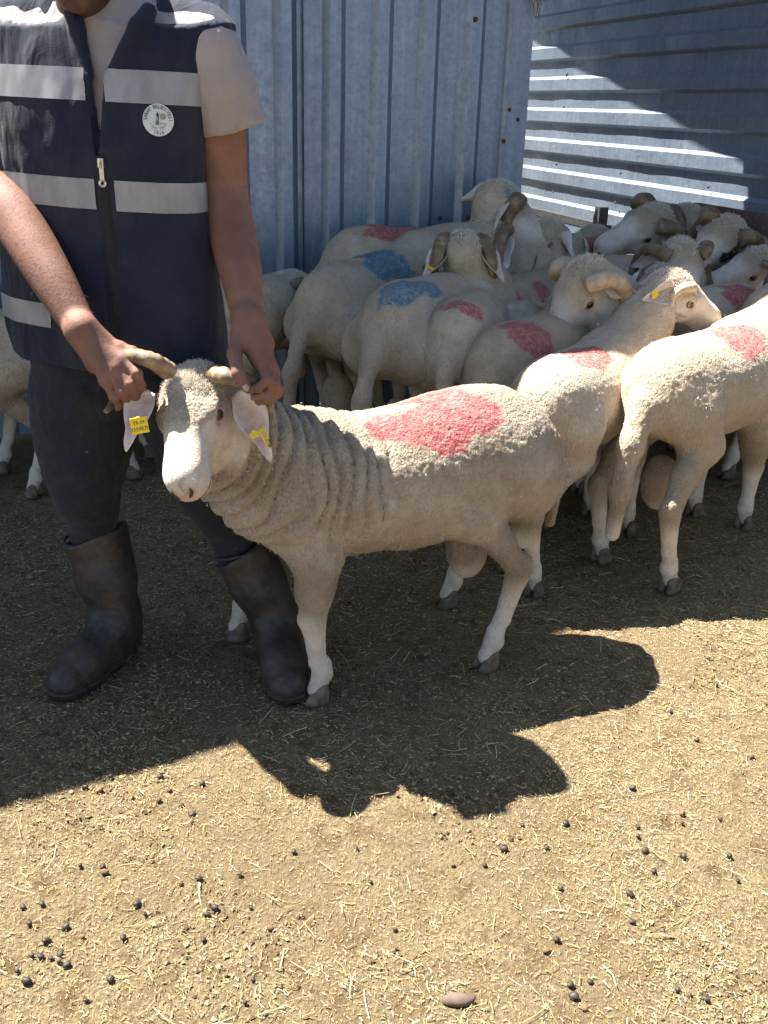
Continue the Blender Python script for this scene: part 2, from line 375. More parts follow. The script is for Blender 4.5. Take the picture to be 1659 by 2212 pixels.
for i, (x, y) in enumerate(spots):
    w = PZ(x, y); w[2] = ground_h(w[None])[0]+.0035; brown = i % 7 == 3
    me = pel[i % 3]
    if brown: me = me.copy(); me.materials.clear()
    o = ob('dung_pellet', me, M_PELB if brown else M_PEL); o.location = w; s = RNG.uniform(.6, 1.15); o.scale = (s*RNG.uniform(.85, 1.25), s, s*RNG.uniform(.55, 1.0))
    o.rotation_euler = (RNG.uniform(-.5, .5), RNG.uniform(-.5, .5), RNG.uniform(0, 6.28))
    o['category'] = 'dung'; o['group'] = 'dung pellets on the sunlit ground'
    o['label'] = 'dry brown crumbly dung pellet on the straw-strewn ground' if brown else 'small shiny black dung pellet on the straw-strewn ground'
# a flat stone near the bottom edge
v, fa = blob(10, 16, lambda v: 1+.18*pn(v*1.3+4))
M_STONE = simple('stone', (.075, .05, .037), (.14, .098, .073), 40, .8, bump=.3)
o = ob('stone', mk(v*A3(.028, .012, .009), fa), M_STONE, label='flat brownish stone at the near edge of the ground', category='stone'); w = PZ(990, 2163); o.location = (w[0], w[1], .004); o.rotation_euler[2] = .1
# ------------------------------------------------------------------ tin shed (upright ribs) and boundary wall (level ribs)
U = A3(.949, .316, 0); V = A3(-.316, .949, 0); ZV = A3(0, 0, 1)
CORNER = P(1128, 260, 4.5); CORNER[2] = 0
HR = 2.7
def galv(name, dark=1.0, rust=0.0):
    M, t, b = mat(name, .42, .55, spec=.5); n = NT(t); co = n.co(rnd=False)
    sp = n.vor(co, 55); st = n.n('ShaderNodeMapping'); st.inputs['Scale'].default_value = (14, 14, .5); n.l(co, st.inputs['Vector']); streak = n.noise(st.outputs[0], 3, 5, .65)
    big = n.noise(co, 2.2, 5, .6)
    c = n.ramp(streak, [(.3, (.24*dark, .31*dark, .40*dark)), (.7, (.37*dark, .44*dark, .535*dark))])
    c = n.mix(.22, c, n.ramp(sp, [(.1, (.21*dark, .265*dark, .34*dark)), (.7, (.49*dark, .56*dark, .65*dark))]))
    c = n.mix(n.ramp(big, [(.45, (0, 0, 0)), (.75, (.5, .5, .5))]), c, (.19*dark, .25*dark, .34*dark))
    n.l(c, b.inputs['Base Color'])
    n.l(n.ramp(n.noise(co, 30, 4, .7), [(.3, (.32, .32, .32)), (.7, (.58, .58, .58))]), b.inputs['Roughness'])
    n.l(n.bump(n.noise(co, 9, 3), .25, .01), b.inputs['Normal']); return M
M_TIN = galv('galvanised_tin', .80); M_TIN2 = galv('old_galvanised_tin', .66)
M_RUST = simple('rust', (.06, .028, .016), (.16, .07, .035), 90, .9, bump=.5)
def rib_profile(length, pan, flank, crest, depth):
    """(along, out) points across the ribs"""
    pts = [(0, 0)]; x = 0
    while x < length-1e-6:
        for dx, d in ((pan, 0), (flank, depth), (crest, depth), (flank, 0)):
            x += dx; pts.append((min(x, length), d))
    return pts
def sheet(name, parent, origin, along, run, length, height, prof_kw, nrm, mat_, wave=0.0, seg=8):
    """a ribbed sheet: ribs repeat along 'along' and run along 'run'"""
    pr = rib_profile(length, **prof_kw); vs = []; fs = []; T = .0012
    for j in range(seg+1):
        for a, d in pr:
            p = origin+along*a+run*(height*j/seg)+nrm*(d+wave*math.sin(3.1*j+a*9)+wave*.7*math.sin(7*a+j*1.7)); vs.append(p)
    m_ = len(pr); N = len(vs)
    vs += [p-nrm*T for p in vs]
    for j in range(seg):
        for i in range(m_-1):
            q = (j*m_+i, j*m_+i+1, (j+1)*m_+i+1, (j+1)*m_+i); fs += [q, tuple(N+k for k in q[::-1])]
    me = mk(np.array(vs), fs, False)
    bm = bmesh.new(); bm.from_mesh(me); bmesh.ops.recalc_face_normals(bm, faces=bm.faces); bm.to_mesh(me); bm.free()
    return ob(name, me, mat_, parent)
KW = dict(pitch=.2, pan=.102, flank=.027, crest=.044, depth=.030)
shed = empty('tin_shed', (0, 0, 0), 'grey galvanised tin shed wall with upright ribs behind the flock', 'shed')
NW = -V                                            # the shed's front faces the camera
KWa = {k: v for k, v in KW.items() if k != 'pitch'}
for i in range(6):
    w_ = 1.0
    sheet('wall_sheet', shed, CORNER-U*(w_*(i+1)+.0)+NW*(.0025*(i % 2)), U, ZV, w_+.02*(i > 0), HR, KWa, NW, M_TIN, wave=.0012)
for i in range(5):                                  # side of the shed, along the passage
    sheet('side_sheet', shed, CORNER+V*(1.0*i+.02)+U*(-.012-.0025*(i % 2)), V, ZV, 1.0, HR, KWa, U, M_TIN)
mb = MB(); mb.box(CORNER+ZV*HR/2+NW*.036-U*.045, (.048, .0012, HR/2), [U, NW, ZV]); mb.box(CORNER+ZV*HR/2+U*.0035-V*.0+V*.012, (.0012, .043, HR/2), [U, V, ZV])
ob('corner_trim', mb.me(), M_TIN, shed)
def on_plane(x, y, p0, nr): d = ray(x, y); return CPOS+d*(((p0-CPOS)@nr)/(d@nr))
sv, sf = blob(5, 8, None)
scr = mk(sv*A3(.011, .011, .007), sf)
for (x, y) in [(1027, 42), (1100, 237), (1118, 258), (1088, 305), (950, 472), (640, 590), (1012, 470)]:
    w = on_plane(x, y, CORNER+NW*.034, NW); o = ob('screw', scr, M_RUST, shed); o.location = w; o.rotation_euler = (math.radians(90), 0, math.atan2(U[1], U[0]))
# unseen cover over the shed; its overhang outline is shaped to shade the flock
def slab(name, parent, poly, z, th, mat_):
    n_ = len(poly); v = [(x, y, z) for x, y in poly]+[(x, y, z+th) for x, y in poly]
    fs = [tuple(range(n_-1, -1, -1)), tuple(range(n_, 2*n_))]+[(i, (i+1) % n_, n_+(i+1) % n_, n_+i) for i in range(n_)]
    return ob(name, mk(np.array(v), fs, False), mat_, parent)
C2 = CORNER[:2]; V2 = V[:2]; U2 = U[:2]
far = C2+V2*5.2; farl = far-U2*6.2
EDGE = [(-5.6, .35), (-3.2, 1.62), (-2.10, 2.23), (-1.646, 2.478), (-1.0, 2.92), (-.48, 3.25), (-.15, 3.55), (.08, 3.74), (.36, 3.76), (1.0, 3.95), (2.9, 4.3)]
slab('shade_roof', shed, [tuple(farl)]+EDGE+[(2.9, 5.0), (.86, 5.37), tuple(C2+V2*.85)]+[tuple(far)], HR+.002, .03, M_TIN2)

bw = empty('boundary_wall', (0, 0, 0), 'tin boundary wall with level ribs, half sunlit, at the back right', 'wall')
W0 = A3(1.9, 4.4, 0); NB = -U
KB = dict(pan=.088, flank=.018, crest=.066, depth=.023)
for i in range(4):
    sheet('wall_sheet', bw, W0+V*(-7.6+3.6*i)+NB*(.0025*(i % 2)), ZV, V, 2.85, 3.62, KB, NB, M_TIN2, wave=.0025, seg=14)
for (x, y) in [(1224,163),(1137,231),(1218,231),(1202,355),(1341,374),(1530,404),(1195,414),(1329,438),(1225,160)]:
    w = on_plane(x, y, W0+NB*.025, U); o = ob('screw', scr, M_RUST, bw); o.location = w; o.scale = (.8, .8, .8); o.rotation_euler = (math.radians(90), 0, math.atan2(V[1], V[0]))
slab('shade_roof', bw, [(.875, 5.36), (2.9, 4.8), (2.9, 9.5), (.10, 9.5), (.434, 7.58)], HR+.04, .03, M_TIN2)  # unseen slab, added to throw the diagonal shade on the wall

# feeding rack: post, rails and a brown plank in front of the boundary wall
M_STEEL = simple('dark_steel', (.035, .037, .042), (.09, .085, .08), 60, .6, .3)
def wood(name, c1, c2):
    M, t, b = mat(name, .85, spec=.15); n = NT(t); co = n.co((1.2, 14, 14)); f = n.noise(co, 5, 6, .65, .4)
    n.l(n.ramp(f, [(.3, c1), (.7, c2)]), b.inputs['Base Color']); n.l(n.bump(f, .5, .003), b.inputs['Normal']); return M
M_WOOD = wood('weathered_wood', (.10, .07, .055), (.20, .15, .125))
Wr = W0+NB*.28
rack = empty('feed_rack', tuple(on_plane(1298, 470, Wr, U)*A3(1, 1, 0)), 'dark steel feed rack with a brown plank along the boundary wall', 'feed rack')
rl = A3(*rack.location)
pp = on_plane(1298, 446, Wr, U); hp = pp[2]
mb = MB(); mb.box(A3(0, 0, hp/2), (.028, .028, hp/2), [U, V, ZV]); ob('post', mb.me(), M_STEEL, rack)
mb = MB(); mb.box(A3(0, 0, hp/2)-V*2.3, (.028, .028, hp/2), [U, V, ZV]); ob('post', mb.me(), M_STEEL, rack)
for z in (hp-.36, hp-.12):
    mb = MB(); mb.box(A3(0, 0, z)+U*.05-V*.3, (.018, 2.1, .02), [U, V, ZV]); ob('rail', mb.me(), M_STEEL, rack)
pb = on_plane(1590, 452, Wr-U*.06, U); mb = MB(); mb.box(pb-rl-ZV*.17-V*.45, (.018, .75, .17), [U, V, ZV]); ob('plank', mb.me(), M_WOOD, rack)
# straw caught under the eave at the corner
mb = MB(); w0 = P(1164, -12, 4.42)
hw_ = empty('hay_wisp', tuple(w0), 'wisp of green-yellow hay caught at the top of the shed corner', 'hay')
for k in range(9):
    a = w0*0+RNG.normal(0, .012, 3); e = a+A3(RNG.normal(0, .02), -.01, -.04-.05*RNG.random()); ob('stalk', MB().tube([a, (a+e)/2+RNG.normal(0, .006, 3), e], .0016, 5).me(), M_STRAW, hw_)

# ------------------------------------------------------------------ sheep
PROFILE = [(-.43,0,.51,.025,.04),(-.41,0,.53,.065,.080),(-.36,0,.545,.112,.130),(-.28,0,.548,.145,.152),(-.15,0,.525,.165,.172),(0,0,.515,.172,.178),(.12,0,.512,.17,.178),(.22,0,.52,.15,.168),(.30,0,.535,.125,.145),(.36,0,.55,.09,.11),(.40,0,.555,.04,.05)]
PROFILE_RAM = [(-.49,0,.475,.03,.035),(-.465,0,.475,.08,.09),(-.415,0,.487,.125,.146),(-.345,0,.512,.152,.170),(-.255,0,.522,.166,.177),(-.157,0,.506,.17,.183),(-.062,0,.491,.175,.178),(.031,0,.489,.175,.165),(.143,0,.492,.168,.169),(.228,0,.498,.15,.160),(.30,0,.515,.125,.142),(.36,0,.535,.095,.110),(.42,0,.56,.05,.05)]
_claw = {}
def hoof_mesh():
    if 'h' in _claw: return _claw['h']
    mb = MB()
    for sy in (-1, 1):
        rings = []
        for z, fx, bx, w in ((0, .042, -.022, .0145), (.012, .040, -.022, .0145), (.032, .026, -.020, .0135), (.048, .014, -.017, .011), (.056, .006, -.010, .006)):
            rings.append([((fx+bx)/2+(fx-bx)/2*math.cos(a)*(1 if math.cos(a) > 0 else .9), sy*.0155+w*math.sin(a)*(1-.35*max(math.cos(a), 0)**2), z) for a in np.linspace(0, 2*math.pi, 10, endpoint=False)])
        v = [p for r in rings for p in r]; fs = [(i*10+k, i*10+(k+1) % 10, (i+1)*10+(k+1) % 10, (i+1)*10+k) for i in range(4) for k in range(10)]
        mb.add(v, fs+[tuple(range(9, -1, -1)), tuple(range(40, 50))])
    _claw['h'] = mb.me(True); return _claw['h']
def ear_mesh(base, d, nrm, L, Wd, cup=.62, droop=.25):
    d = unit(d); nrm = unit(np.asarray(nrm)-d*(np.asarray(nrm)@d)); w = np.cross(nrm, d)
    ns, nt_ = 16, 9; fr = []; bk = []; inn = []
    for i in range(ns):
        s = i/(ns-1); hw = Wd*(.50+.50*math.sin(math.pi*min(s*1.35, 1)))*max(1-s**4.5, .02)**.6*(.62+.38*min(s*4, 1))*1.22
        for j in range(nt_):
            t = -1+2*j/(nt_-1)
            c = np.asarray(base)+d*L*s+w*hw*t+nrm*(cup*hw*(t*t)+.35*hw*(1-s)**2*t*t)-A3(0, 0, 1)*droop*L*s*s
            inn.append((1-t*t)*math.sin(math.pi*min(s*1.05, 1))**.6); fr.append(c); bk.append(c-nrm*.0055*(1-.7*abs(t)))
    N = len(fr); fs = []
    for i in range(ns-1):
        for j in range(nt_-1):
            a = i*nt_+j; q = (a, a+1, a+nt_+1, a+nt_); fs += [q[::-1], tuple(N+k for k in q)]
    edge = [j for j in range(nt_)]+[i*nt_+nt_-1 for i in range(1, ns)]+[(ns-1)*nt_+j for j in range(nt_-2, -1, -1)]+[i*nt_ for i in range(ns-2, 0, -1)]
    fs += [(edge[k], edge[(k+1) % len(edge)], N+edge[(k+1) % len(edge)], N+edge[k]) for k in range(len(edge))]
    me = mk(np.array(fr+bk), fs, True, attrs={'inner': np.array(inn+[0]*N)})
    bm = bmesh.new(); bm.from_mesh(me); bmesh.ops.recalc_face_normals(bm, faces=bm.faces); bm.to_mesh(me); bm.free()
    return me
def horn_mesh(pts, r0, r1=.005, flat=.8, nr=16, n=70):
    p = spline(pts, n); t = np.linspace(0, 1, n); rad = r1+(r0-r1)*(1-t)**.75
    ridge = 1+.065*np.sin(t*nr*2*math.pi)*(1-t)+.02*np.sin(t*nr*3.3*math.pi+1)*(1-t)
    return MB().tube(p, rad, 14, ridge, flat).me(True)
def curl_path(sy, R=.070, turn=245, lat=.085, y0=.050, x0=.038, z0=-.012, a0=104, n=22):
    b = math.radians(a0); cx, cz = x0-R*math.cos(b), z0-R*math.sin(b); out = []
    for i in range(n):
        t = i/(n-1); a = b+math.radians(turn)*t; r = R*(1+.12*t)
        out.append((cx+r*math.cos(a), sy*(y0+lat*t**.55), cz+r*math.sin(a)))
    return np.array(out)
def fuzz(v, q, nrm, pick, N, length, width, dirn=None, seed=1, lift=.6):
    """single fibres standing off a surface: thin bent blades"""
    r = np.random.default_rng(seed); w = np.maximum(pick, 0); w = w/w.sum(); idx = r.choice(len(v), N, p=w)
    p = v[idx]+r.normal(0, .003, (N, 3)); nn = nrm[idx]; d = nn*lift+r.normal(0, .35, (N, 3))
    if dirn is not None: d = d+np.asarray(dirn)
    d /= np.linalg.norm(d, axis=1)[:, None]; side = np.cross(d, r.normal(size=(N, 3))); side /= np.linalg.norm(side, axis=1)[:, None]
    L = length*(.4+.8*r.random(N))[:, None]; p = p-nn*.002
    mid = p+d*L*.55; tip = p+d*L+np.array([0, 0, -1])*L*.2+side*L*.15
    vs = np.stack([p-side*width, p+side*width, mid+side*width*.7, mid-side*width*.7, tip], 1).reshape(-1, 3)
    b = (np.arange(N)*5)[:, None]
    quads = b+np.array([0, 1, 2, 3]); tris = b+np.array([3, 2, 4, 4])
    me = bpy.data.meshes.new('fuzz'); 
    me.vertices.add(len(vs)); me.vertices.foreach_set('co', vs.astype(np.float32).ravel())
    li = np.concatenate([quads, (b+np.array([3, 2, 4]))], 1).ravel()
    me.loops.add(len(li)); me.loops.foreach_set('vertex_index', li.astype(np.int32))
    ls = (np.arange(N)*7)[:, None]+np.array([0, 4]); me.polygons.add(2*N); me.polygons.foreach_set('loop_start', ls.ravel().astype(np.int32)); me.update(calc_edges=True)
    return me
M_FUZZ = simple('wool_fibre', (.60, .53, .43), (.80, .74, .64), 30, .9, bump=0)

def build_sheep(name, label, O, head, hfwd, hdg, s=1.0, hup=(0, 0, 1), feet=None, horns='curl', horn_kw=None, horn_r=.027, horn_pts=None, horn_m=None,
                ears=None, tags=(), marks=(), vox=.0095, profile=None, tail=((-.42,0,.54),(-.475,0,.42),(-.485,0,.22)), folds=False, hs=1.0, hlx=1.0, fat=1.0, tilt=0.0, wool_x=0.0, group='sheep of the flock in the pen',
                scrotum=False, fibre=0, tuft=True, mat_=None, neck_r=.108, dirt=.35, crouch=0.0, neck0=(.28, 0, .575), tail_r=.023, dark=None, eye_open=True, nose=True):
    O = A3(O[0], O[1], 0); a = math.radians(hdg); h = A3(math.cos(a), math.sin(a), 0); nl = A3(-h[1], h[0], 0)
    R = np.stack([h, nl, A3(0, 0, 1)]); L = lambda w: R@(np.asarray(w)-O)/s; D = lambda w: R@np.asarray(w)
    hp = L(head); fx = unit(D(hfwd)); fz = D(hup); fz = unit(fz-fx*(fz@fx)); fy = np.cross(fz, fx); HM = np.stack([fx, fy, fz])
    H = lambda x, y, z: hp+(fx*x*hlx+fy*y+fz*z)*hs
    ft = {'fl': (.235, .085), 'fr': (.25, -.085), 'hl': (-.30, .09), 'hr': (-.27, -.09)}
    for k, w in (feet or {}).items(): q = L(A3(w[0], w[1], 0)); ft[k] = (q[0], q[1])
    pr = [(p[0], p[1], p[2]+tilt*max(p[0]+.3, 0)+(0 if profile else .014), p[3]*(1 if profile else .86*fat), p[4]*(1 if profile else .90)) for p in (profile or PROFILE)]; neck0 = np.array(neck0)+A3(0, 0, tilt*.58)
    keys = [hp, H(.25, 0, -.05)]+[A3(x, y, 0) for x, y in ft.values()]+[A3(pr[0][0]-.04, -.2, .2), A3(pr[-1][0]+.03, .2, .72)]+[np.array(t) for t in (tail or [])]
    lo = np.min(keys, 0)-.11; hi = np.max(keys, 0)+.11; lo[2] = 0.0
    vo = Vol(lo, hi, vox)
    vo.loft(0, pr, .03)
    # neck
    nb = H(.005, 0, -.075); mid = (np.array(neck0)+nb)/2+A3(0, 0, .0)
    vo.chain([(np.array(neck0)-A3(.06, 0, .01), neck_r+.02), (np.array(neck0), neck_r), (mid, neck_r*.80), (nb, neck_r*.60)], .07)
    # legs
    for key, sy in (('fl', 1), ('fr', -1)):
        x, y = ft[key]; f = A3(x, y, .03); e = A3(.21+.3*(x-.24), sy*.085*.5+y*.5, .36); kn = e*.5+A3(x, y, .05)*.5+A3(.014, 0, .012)
        vo.chain([(A3(.255, sy*.07, .48+tilt*.5), .085), (e, .054), (e*.5+kn*.5, .040), (kn, .030)], .03); vo.chain([(kn, .029), (kn*.4+f*.6, .0205), (f+A3(-.004, 0, .068), .0215), (f+A3(-.005, 0, .045), .0245), (f+A3(.004, 0, .018), .0200), (f+A3(.010, 0, .004), .022)], .008)
        vo.cap(kn+A3(.006, 0, 0), kn+A3(0, 0, -.02), .031, .026, .01)
    for key, sy in (('hl', 1), ('hr', -1)):
        x, y = ft[key]; f = A3(x, y, .03); st = A3(-.20+.45*(x+.28), sy*.06+y*.35, .415); hk = f+A3(-.062, 0, .235)
        vo.chain([(A3(-.28, sy*.07, .51), .098), (st, .058), ((st*.45+hk*.55)+A3(-.006, 0, .01), .033), (hk, .029)], .03); vo.chain([(hk, .029), (hk*.45+f*.55, .0205), (f+A3(-.010, 0, .068), .0215), (f+A3(-.009, 0, .045), .0245), (f+A3(.004, 0, .018), .0200), (f+A3(.010, 0, .004), .022)], .008)
        vo.cap(hk+A3(-.012, 0, .022), hk+A3(.004, 0, -.02), .022, .024, .015)
    if tail:
        tp = [np.array(t, float) for t in tail]; rr = np.linspace(tail_r*1.15, tail_r*.62, len(tp)); vo.chain([(p, r) for p, r in zip(tp, rr)], .03)
    if scrotum:
        vo.ell((-.245, 0, .275), (.055, .056, .085), k=.03)
    # head
    E = lambda c, r, k=.02, sub=False: vo.ell(H(*c), np.array(r)*hs, HM, k, sub)
    K = lambda p, q, r0, r1, k=.02, sub=False: vo.cap(H(*p), H(*q), r0*hs, r1*hs, k, sub)
    E((.030, 0, -.052), (.066, .060, .060), .03); E((.065, 0, -.036), (.066, .056, .040), .03)
    K((.09, 0, -.050), (.196, 0, -.054), .047, .034, .03); E((.206, 0, -.060), (.040, .036, .034), .03); E((.212, 0, -.078), (.030, .032, .018), .02); E((.200, 0, -.100), (.030, .026, .016), .010)
    E((.150, 0, -.040), (.075, .028, .024), .04)
    K((.035, 0, -.105), (.185, 0, -.090), .042, .023, .03)
    for sy in (1, -1):
        E((.070, sy*.033, -.085), (.058, .030, .045), .025); E((.072, sy*.050, -.033), (.030, .020, .018), .016)
        E((.080, sy*.069, -.047), (.017, .012, .012), .008, True)
    if folds:
        b = vo.blk(A3(-.12, -.3, .36), hi); sl, X, Y, Z = b
        q = X+.42*(Z-.55)*sstep(.14, .34, X)+.02*np.sin(Y*17+Z*9)*1.0+.006*np.sin(Z*40+X*25)
        g = np.abs(np.sin(math.pi*q/.037+.9*np.sin(X*23+Z*6)+.5*np.sin(X*51+Y*20)))
        msk = sstep(-.06, .12, X)*sstep(.36, .52, Z+.10*sstep(.2, .4, X))*(1-.35*sstep(.06, -.02, X))
        hc_ = H(.03, 0, -.06); hq = H(.22, 0, -.06)-hc_; tq = np.clip(((X-hc_[0])*hq[0]+(Y-hc_[1])*hq[1]+(Z-hc_[2])*hq[2])/(hq@hq), 0, 1)
        msk = msk*sstep(.085, .125, np.sqrt((X-hc_[0]-tq*hq[0])**2+(Y-hc_[1]-tq*hq[1])**2+(Z-hc_[2]-tq*hq[2])**2))
        vo.a[sl] -= ((g**.6-.68)*0.019*msk).astype(np.float32)
    v, q = vo.mesh(); nrm = vnormals(v, q)
    hl = (v-hp)@HM.T/hs/A3(hlx, 1, 1)
    inhead = sstep(.030, .075, hl[:, 0]+.02*pn(v*30)-(.045+wool_x)*sstep(-.05, -.015, hl[:, 2]))*sstep(.165, .13, np.linalg.norm((hl-A3(.12, 0, -.06))*A3(.9, 1, 1.25), axis=1))
    inhead = inhead*sstep(-.185, -.15, hl[:, 2])
    bare = np.maximum(inhead, sstep(.27, .17, v[:, 2]+.05*pn(v*14)))
    W_ = (v*s)@R+O
    dt = np.clip(dirt*(.55+1.3*fbm(v*6+O*3, 3))+.45*sstep(.42, .30, v[:, 2])*(v[:, 2] > .2), 0, 1)*(1-.75*bare)+.65*sstep(.24, .03, v[:, 2])*np.clip(.45+1.2*pn(v*A3(30, 30, 22)), 0, 1)
    pinka = np.exp(-((hl-A3(.24, 0, -.066))**2).sum(1)/.022**2)*.9+.25*np.clip(pn(v*22), 0, 1)*inhead
    for sy in (1, -1): pinka += .7*np.exp(-((hl-A3(.092, sy*.065, -.052))**2).sum(1)/.017**2)
    dk = np.zeros(len(v))
    for sy in (1, -1):
        dk = np.maximum(dk, .95*np.exp(-((hl-A3(.240, sy*.016, -.052))**2).sum(1)/.0110**2)*.6); dk = np.maximum(dk, .5*np.exp(-((hl-A3(.098, sy*.064, -.054))**2).sum(1)/.007**2))
        for k_ in np.linspace(0, 1, 6): dk = np.maximum(dk, .6*np.exp(-((hl-A3(.238-.038*k_, sy*(.002+.034*k_), -.089-.002*k_))**2).sum(1)/.0042**2))
    dk = np.maximum(dk, .85*sstep(.10, .24, pn(v*80+3))*np.exp(-((hl-A3(.230, 0, -.045))**2).sum(1)/.024**2))
    for k_ in np.linspace(0, 1, 5): dk = np.maximum(dk, .5*np.exp(-((hl-A3(.247-.008*k_, 0, -.058-.026*k_))**2).sum(1)/.0034**2))
    at = {'red': np.zeros(len(v)), 'blue': np.zeros(len(v)), 'dark': dk*(pn(v*150)*.6+.8)}
    for kind, c, r in marks:
        vw_ = v*s@R+O; c = np.asarray(c); rd = unit(c-CPOS); tt_ = (vw_-CPOS)@rd; off_ = np.linalg.norm(vw_-CPOS-tt_[:, None]*rd, axis=1)
        ok_ = off_ < .02; c = vw_[ok_][np.argmin(tt_[ok_])] if ok_.any() else c
        dd = np.linalg.norm(((v-L(c))*s)/np.asarray(r), axis=1)+.40*fbm(v*A3(16, 30, 30)+7, 3)+.25*pn(v*A3(9, 40, 55))
        at[kind] = np.maximum(at[kind], sstep(1.06, .88, dd))
    if dark is not None:
        dd = np.linalg.norm((hl-A3(*dark[0]))/A3(*dark[1]), axis=1)+.35*fbm(v*40, 2); at['dark'] = np.maximum(at['dark'], sstep(1.05, .9, dd))
    wl = (1-bare)
    dv = wl*(.0026*pn(v*70)+.0022*pn(v*130+5)+.004*pn(v*16))*(vox/.006 if vox < .006 else 1)+bare*.0008*pn(v*60)
    v2 = (v+nrm*dv[:, None])*s
    root = empty(name, tuple(O), label, 'sheep', group, a)
    at.update(bare=bare, dirt=dt, pink=np.clip(pinka, 0, 1))
    ob('body', mk(v2, q, True, attrs=at), mat_ or M_HERD, root)
    # hooves, horns, ears, eyes, tags
    for key, (x, y) in ft.items():
        o = ob('hoof', hoof_mesh(), M_HOOF, root); o.location = (x*s, y*s, .0); o.scale = (s, s, s); o.rotation_euler[2] = random.uniform(-.25, .25)
    hm = horn_m or M_HORN
    if horns:
        for i, sy in enumerate((1, -1)):
            if horn_pts is not None: pts = np.array([L(p) for p in horn_pts[i]])
            else: pts = np.array([H(*p) for p in curl_path(sy, **(horn_kw or {}))])
            ob('horn', horn_mesh(pts*s, horn_r*s*hs), hm, root)
    for i, sy in enumerate((1, -1)):
        e = (ears or {}).get('l' if sy > 0 else 'r', ((-.30, sy*.80, -.52), (.55, 0, .6), .115, .030))
        bs = H(.010, sy*.052, -.060)
        dd = fx*e[0][0]+fy*e[0][1]+fz*e[0][2]; nn = fx*e[1][0]+fy*e[1][1]+fz*e[1][2]
        if len(e) == 5: dd, nn, bs = D(e[0]), D(e[1]), L(e[4])
        ear = ob('ear', ear_mesh(bs*s, dd, nn, e[2]*s, e[3]*s), M_EAR, root)
        if i in tags:
            d_ = unit(dd); n_ = unit(nn-d_*(nn@d_)); w_ = np.cross(n_, d_)
            tp = bs+d_*e[2]*.62+n_*.006-A3(0, 0, .08)*e[2]; tg = MB()
            ol = [(-.012, -.011), (.012, -.011), (.012, .006), (.004, .012), (.003, .018), (-.003, .018), (-.004, .012), (-.012, .006)]
            fr = [(tp+w_*x*1.25+d_*(-y)*1.25)*s for x, y in ol]; bk = [p-n_*.0025*s for p in fr]
            tg.add(fr+bk, [tuple(range(8)), tuple(range(15, 7, -1))]+[(k, 8+k, 8+(k+1) % 8, (k+1) % 8) for k in range(8)])
            ob('ear_tag', tg.me(), M_TAG, ear)
        ev, ef = blob(10, 16, None); ec = H(.080, sy*.0560, -.046)
        eye = ob('eye', mk((ev*.0155*hs+ec)*s, ef), M_EYE, root)
        pdir = unit(fy*sy*.86+fx*.35+fz*.2); hor = unit(np.cross(pdir, fz)); ver = np.cross(hor, pdir)
        pv = np.array([(pdir*z+hor*x*.0085+ver*y*.0034) for x, y, z in [(math.cos(t_)*r_, math.sin(t_)*r_, math.sqrt(max(.0158**2-(r_*.0085*math.cos(t_))**2-(r_*.0034*math.sin(t_))**2, 0))) for r_ in (.5, 1) for t_ in np.linspace(0, 2*math.pi, 12, endpoint=False)]])*hs+ec
        ob('pupil', mk(pv*s, [tuple(range(12))]+[(k, 12+k, 12+(k+1) % 12, (k+1) % 12) for k in range(12)]), M_PUP, eye)
        lr = MB().tube(np.array([ec+(pdir*.0085+hor*.0150*math.cos(t_)+ver*(.0105 if math.sin(t_) > 0 else .0095)*math.sin(t_))*hs for t_ in np.linspace(0, 2*math.pi, 25)])*s, .0032*s*hs, 6)
        ob('eyelid', lr.me(True), M_LID, eye)
    hi_ = np.where(np.linalg.norm(hl-A3(.2, 0, -.07), axis=1) < .1)[0]
    def snap(p, lift=.0):
        w_ = H(*p); d_ = ((v[hi_]-w_)**2).sum(1); j_ = hi_[np.argsort(d_)[:6]]; n_ = unit(nrm[j_].mean(0)); return (w_-n_*((w_-v[j_].mean(0))@n_)+n_*lift)*s
    if nose:
        for sy in (1, -1):
            ob('nostril', MB().tube(spline([snap(p) for p in ((.245, sy*.008, -.064), (.245, sy*.015, -.058), (.243, sy*.019, -.051), (.237, sy*.018, -.044))], 12), np.array([.0012, .0022, .003, .0034, .0036, .0038, .0038, .0036, .0032, .0026, .002, .001])*s*hs, 8).me(True), M_DARKSKIN, root)
        ob('mouth', MB().tube(spline([snap(p) for p in ((.190, -.038, -.092), (.215, -.030, -.090), (.232, -.014, -.089), (.236, 0, -.088), (.232, .014, -.089), (.215, .030, -.090), (.190, .038, -.092))], 30), .0016*s*hs, 6).me(True), M_DARKSKIN, root)
    vw = v2; nn_ = nrm
    if tuft:
        pk = np.exp(-((hl-A3(.0, 0, -.01))**2).sum(1)/.05**2)*(hl[:, 2] > -.05)*(hl[:, 0] < .05)
        if pk.sum() > 0: ob('poll_wool', fuzz(vw, q, nn_, pk, 2200 if vox > .006 else 15000, .013*s if vox > .006 else .0095, .0008 if vox > .006 else .00045, R@A3(0, 0, .2), seed=len(label)), M_FUZZ, root, kind='stuff')
    if fibre:
        ob('fleece_fibres', fuzz(vw, q, nn_, (1-bare)*(1-at['red'])+.12*bare+.02, fibre, .007, .0006, R@A3(0, 0, -.35), seed=3, lift=.5), M_FUZZ, root, kind='stuff')
    return root, R, O, H, s

def text_mesh(txt, size, depth=.0):
    cu = bpy.data.curves.new('t', 'FONT'); cu.body = txt; cu.size = size; cu.align_x = 'CENTER'; cu.align_y = 'CENTER'; cu.resolution_u = 2
    o = bpy.data.objects.new('t', cu); COL.objects.link(o); dg = bpy.context.evaluated_depsgraph_get()
    me = bpy.data.meshes.new_from_object(o.evaluated_get(dg)); bpy.data.objects.remove(o); bpy.data.curves.remove(cu); return me
